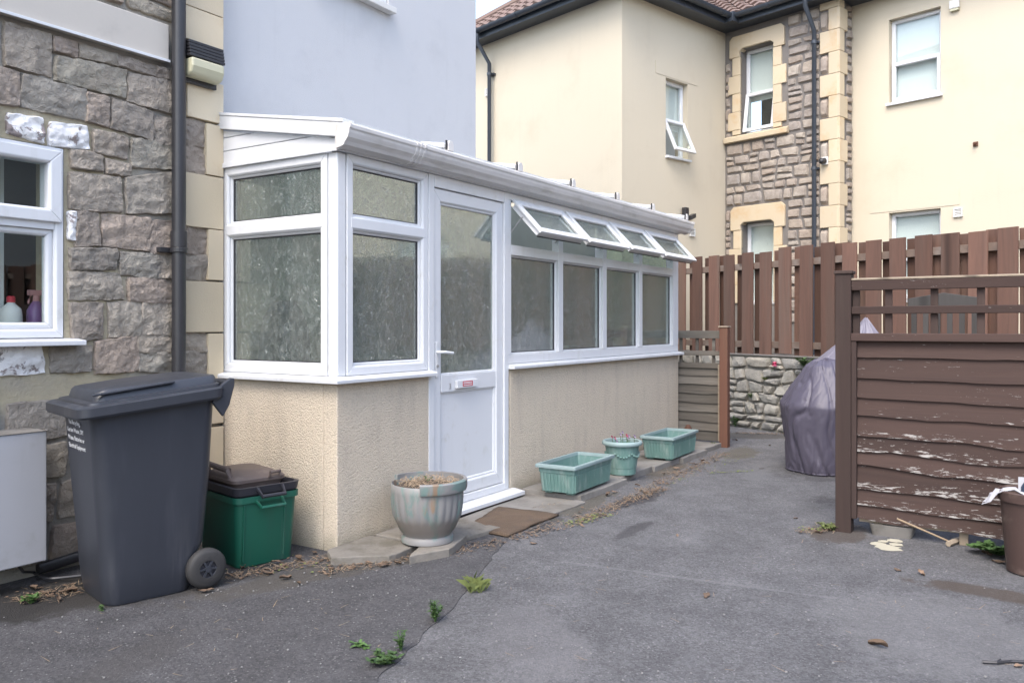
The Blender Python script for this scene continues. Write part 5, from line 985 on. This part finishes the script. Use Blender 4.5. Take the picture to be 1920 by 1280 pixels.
plant('weed', 'small flat green leaves lying on the dark tarmac left of the seam', gnd(678, 1214), .02, 6, .07, .045, .03, seed=6, stems=4)
plant('weed', 'tiny green weed at the foot of the wheelie bin', gnd(192, 1146), .05, 6, .03, .03, .012, seed=7, stems=4)
plant('weed', 'dark green weed in the corner below the meter box', gnd(58, 1132), .07, 12, .07, .04, .025, seed=8, stems=6)
plant('weed', 'green weed at the foot of the rubble wall beside the orange post', gnd(1378, 800), .2, 20, .10, .07, .03, seed=9, stems=8)
plant('weed', 'leafy ground weed with dry leaves beside the brown bucket', gnd(1872, 1040), .10, 40, .24, .05, .045, seed=10, stems=22)
plant('weed', 'weeds with clippings at the foot of the brown fence post', gnd(1552, 993), .05, 14, .12, .04, .02, 'moss', seed=11, stems=9)
plant('weed', 'small weed at the base of the orange fence post', gnd(1340, 838), .07, 10, .09, .05, .02, 'moss', seed=12, stems=7)
wp = plant('climbing_plant', 'leafy green climber hanging over the rubble wall beside the covers', PFn(fu(1520), .08, .86), .16, 22, .2, .08, .04, seed=13, stems=9, cat='plant')
plant('climbing_plant', 'small green fern rooted half way up the rubble wall', PFn(fu(1413), .06, .42), .07, 14, .09, .05, .03, seed=14, stems=6, cat='plant')
plant('climbing_plant', 'moss clump on the rubble wall above the fern', PFn(fu(1440), .05, .66), .06, 14, .06, .04, .025, 'moss', seed=15, stems=6, cat='plant')
t = thing('pink_flower', 'single pink flower on the rubble wall under the picket fence', 'flower', PFn(fu(1462), .09, .885)); m = MB()
for k in range(16):
    b = k * 2.4; leafquad(m, (0, 0, 0), (math.cos(b) * .8 - .5, math.sin(b) * .8 + .2, math.sin(b * 1.7) * .8), (.2, .1, 1), .045, .035)
m.build('petal', M['petal'], t, world=False, recalc=False); m = MB(); m.tube([(0, 0, 0), (.03, .02, -.05), (.03, .05, -.1)], .003, 5); m.build('stem', M['leaf'], t, world=False)
# dry leaves: each one its own object
def leafmesh(seed):
    rg = random.Random(seed); m = MB(); n = 7; pts = []
    for i in range(n + 1):
        f = i / n; w = .5 * math.sin(f * math.pi) ** .8 * (1 + .3 * math.sin(i * 2.3 + seed)); c = .25 * math.sin(f * 3.1 + seed) ** 2 * .6
        for s in (-1, 0, 1): pts.append(((f - .5), s * w * .55, c * .4 + abs(s) * (.12 + .1 * rg.random()) * (1 if seed % 2 else .4) + rg.uniform(0, .03)))
    m.add(pts, [(3 * i + k, 3 * i + k + 1, 3 * i + k + 4, 3 * i + k + 3) for i in range(n) for k in range(2)]); return m
protos = []
for k in range(5):
    o = leafmesh(k).build('fallen_leaf', M['dryleaf'], None, recalc=False, smooth=True); protos.append(o)
spots = [(1325, 1118, .07), (1728, 1077, .075), (1683, 1070, .05), (1647, 1212, .085), (1270, 1005, .05), (1378, 826, .09), (1443, 836, .06), (1428, 879, .05), (1492, 973, .04), (1090, 985, .05), (1125, 958, .08), (1140, 930, .09), (1152, 925, .08), (1245, 892, .07), (1268, 880, .08), (1300, 872, .08), (1318, 866, .06), (1230, 905, .06), (1195, 912, .06), (960, 968, .06),
         (520, 1058, .08), (455, 1068, .07), (500, 1078, .08), (560, 1052, .08), (590, 1040, .07), (430, 1082, .06), (535, 1088, .07), (386, 1112, .07), (62, 1108, .07), (82, 1115, .05), (128, 1112, .08), (110, 1128, .06), (620, 1070, .06), (560, 1098, .05), (690, 1058, .07), (720, 1064, .07), (745, 1060, .06), (865, 1010, .07), (925, 1018, .05), (1730, 985, .06), (1668, 1002, .06), (1850, 1040, .07), (1878, 1056, .09), (1890, 1030, .07), (870, 982, .08), (1910, 1250, .05), (1535, 1000, .05), (1000, 1020, .05)]
rg = random.Random(12)
for i, (px, py, sz) in enumerate(spots):
    o = protos[i] if i < 5 else dup(protos[i % 5]); p = gnd(px, py); z = .012 if px < 1000 else .004
    if px > 1100 and py < 935 and px < 1330: z = .012
    o.location = (p.x, p.y, z); s = sz * rg.uniform(.8, 1.15); o.scale = (s, s * rg.uniform(.6, 1), s); o.rotation_euler = (rg.uniform(-.2, .2), rg.uniform(-.2, .2), rg.uniform(0, 6.28)); 
    lb = {(1325, 1118): 'curled dry leaf alone on the open tarmac in the middle foreground', (1728, 1077): 'orange-brown leaf on the tarmac left of the brown bucket', (1647, 1212): 'long dry leaf alone on the tarmac at the lower right', (1910, 1250): 'dry leaf beside the black twig at the lower right edge', (1270, 1005): 'single dry leaf on open tarmac beyond the doormat', (1428, 879): 'dry leaf on the tarmac left of the covered barbecue', (1492, 973): 'small dry leaf on the tarmac left of the brown fence post', (386, 1112): 'dry leaf right under the wheelie bin wheel'}.get((px, py))
    if not lb: lb = 'dry brown leaf on the dark ground left of the wheelie bin' if px < 200 else ('dry brown leaf on the dark tarmac before the recycling box' if px < 650 else ('dry brown leaf beside the urn and doormat' if px < 1010 else ('dry brown leaf along the edge of the paving slabs' if px < 1345 else ('dry brown leaf near the rubble wall and orange post' if px < 1500 else 'dry brown leaf along the foot of the brown fence'))))
    tag(o, lb, 'leaf', 'dry leaves scattered on the ground')
def scatter(name, label, regions, mt, seed, size, straw=False):
    rg = random.Random(seed); m = MB()
    for (px0, py0, px1, py1, w, n) in regions:
        a, b = gnd(px0, py0), gnd(px1, py1); d = (b - a); nrm = Vector((-d.y, d.x, 0)).normalized()
        for k in range(n):
            p = a + d * rg.random() + nrm * rg.gauss(0, w); z = .010; p.z = z; b_ = rg.uniform(0, 6.28); l = size * rg.uniform(.4, 1.4); o = Vector((math.cos(b_), math.sin(b_), rg.uniform(-.1, .3)))
            if straw: w_ = o.cross(Vector((0, 0, 1))).normalized() * .0016; q = p + o * l * 1.6; q.z = max(.006, q.z); m.add([p - w_, p + w_, q + w_ * .4, q - w_ * .4], [(0, 1, 2, 3)])
            else: leafquad(m, p, o, (rg.uniform(-.4, .4), rg.uniform(-.4, .4), 1), l, l * .6)
    o = m.build(name, M[mt], None, recalc=False); o['kind'] = 'stuff'; o['label'] = label; o['category'] = 'litter'
REG = [(a, b, c, d, w, int(n * 2.2)) for a, b, c, d, w, n in [(420, 1085, 640, 1045, .05, 90), (600, 1075, 790, 1045, .04, 60), (960, 1010, 1130, 965, .05, 70), (1090, 975, 1240, 915, .05, 160), (1200, 925, 1360, 850, .05, 170), (1500, 1000, 1600, 985, .04, 60), (1380, 812, 1480, 815, .04, 50), (30, 1130, 160, 1100, .06, 50), (830, 1040, 960, 1010, .05, 40), (1240, 890, 1330, 880, .15, 30), (640, 1040, 700, 1030, .03, 40), (1000, 955, 1060, 945, .04, 50)]]
scatter('leaf_litter', 'small brown leaf litter along the slabs and wall foot', REG, 'dryleaf', 1, .022); scatter('straw_litter', 'dry straw and grass clippings along the slabs and seam', REG + [(900, 1120, 1900, 1150, .6, 60), (100, 1200, 700, 1150, .3, 40)], 'twig', 2, .03, True); scatter('moss_litter', 'mossy green clippings beside the paving slabs', [(1060, 985, 1140, 965, .04, 160), (1240, 915, 1400, 850, .05, 60), (400, 1060, 620, 1065, .06, 40), (1500, 995, 1580, 990, .03, 50), (1330, 888, 1410, 884, .02, 60)], 'moss', 3, .02)
mg = MB(); rg = random.Random(77)
for k in range(420):
    p = gnd(rg.uniform(-50, 1950), 870 + 420 * rg.random() ** 1.0) if k > 60 else gnd(rg.uniform(380, 760), rg.uniform(1050, 1120)); s = rg.uniform(.002, .006); z = .008 if p.x < 4.6 else .001
    mg.lathe([(.0, 0), (s, s * .1), (s * .8, s * .9), (0, s * 1.1)], 5, (p.x, p.y, z))
o = mg.build('grit', mat('pale_grit', (.26, .255, .25), (.17, .165, .16), .9), None); o['kind'] = 'stuff'; o['label'] = 'pale loose grit scattered over the tarmac'; o['category'] = 'grit'

# ------------------------------------------------------------------ what stands behind the viewer (seen only in the glass)
PN = lambda u, v, z: (u, -13 + v, z)
nb = thing('neighbour_house', 'buff house facing the stone house across the yard, seen mirrored in its window', 'house', (4, -13, 0)); wN = [(-2.0, -.8, 1.0, 2.4), (9.3, 10.5, .9, 2.6), (9.3, 10.5, 3.8, 5.1), (4.2, 5.4, 1.0, 2.4), (-2, -.8, 3.8, 5.1), (4.2, 5.4, 3.8, 5.1)]
m = MB(); wallwin(PN, m, -8, 13, 0, 6, wN); m.build('wall', M['band'], nb)
for w in wN: bwin(PN, w, 'full', parent=nb)
m = MB(); m.prism([(-.3, 6.01), (.4, 6.01), (-3, 8.2), (-6, 6.01)], -8.2, 13.2, lambda a, b, t: PN(t, a, b)); m.build('roof', M['tile'], nb)
hd = thing('hedge', 'dark evergreen hedge behind the viewer, mirrored in the conservatory side', 'hedge', (-13, 1, 0)); m = MB(); rg = random.Random(2)
for k in range(6500):
    y = rg.uniform(-9, 9); z = rg.uniform(0, 2.6 + .3 * math.sin(y * 2.1)); x = -13 + rg.gauss(0, .35); b = rg.uniform(0, 6.28); leafquad(m, (x, y, z), (math.cos(b), math.sin(b), rg.uniform(-.5, .8)), (0, 0, 1), .16, .10)
m.build('foliage', M['leaf'], hd, recalc=False); m = MB()
for k in range(8): m.tube([(-13, -8.5 + k * 2.3, 0), (-13, -8.4 + k * 2.3, 2.2)], [.06, .02], 6)
m.build('stem', M['rawwood'], hd)
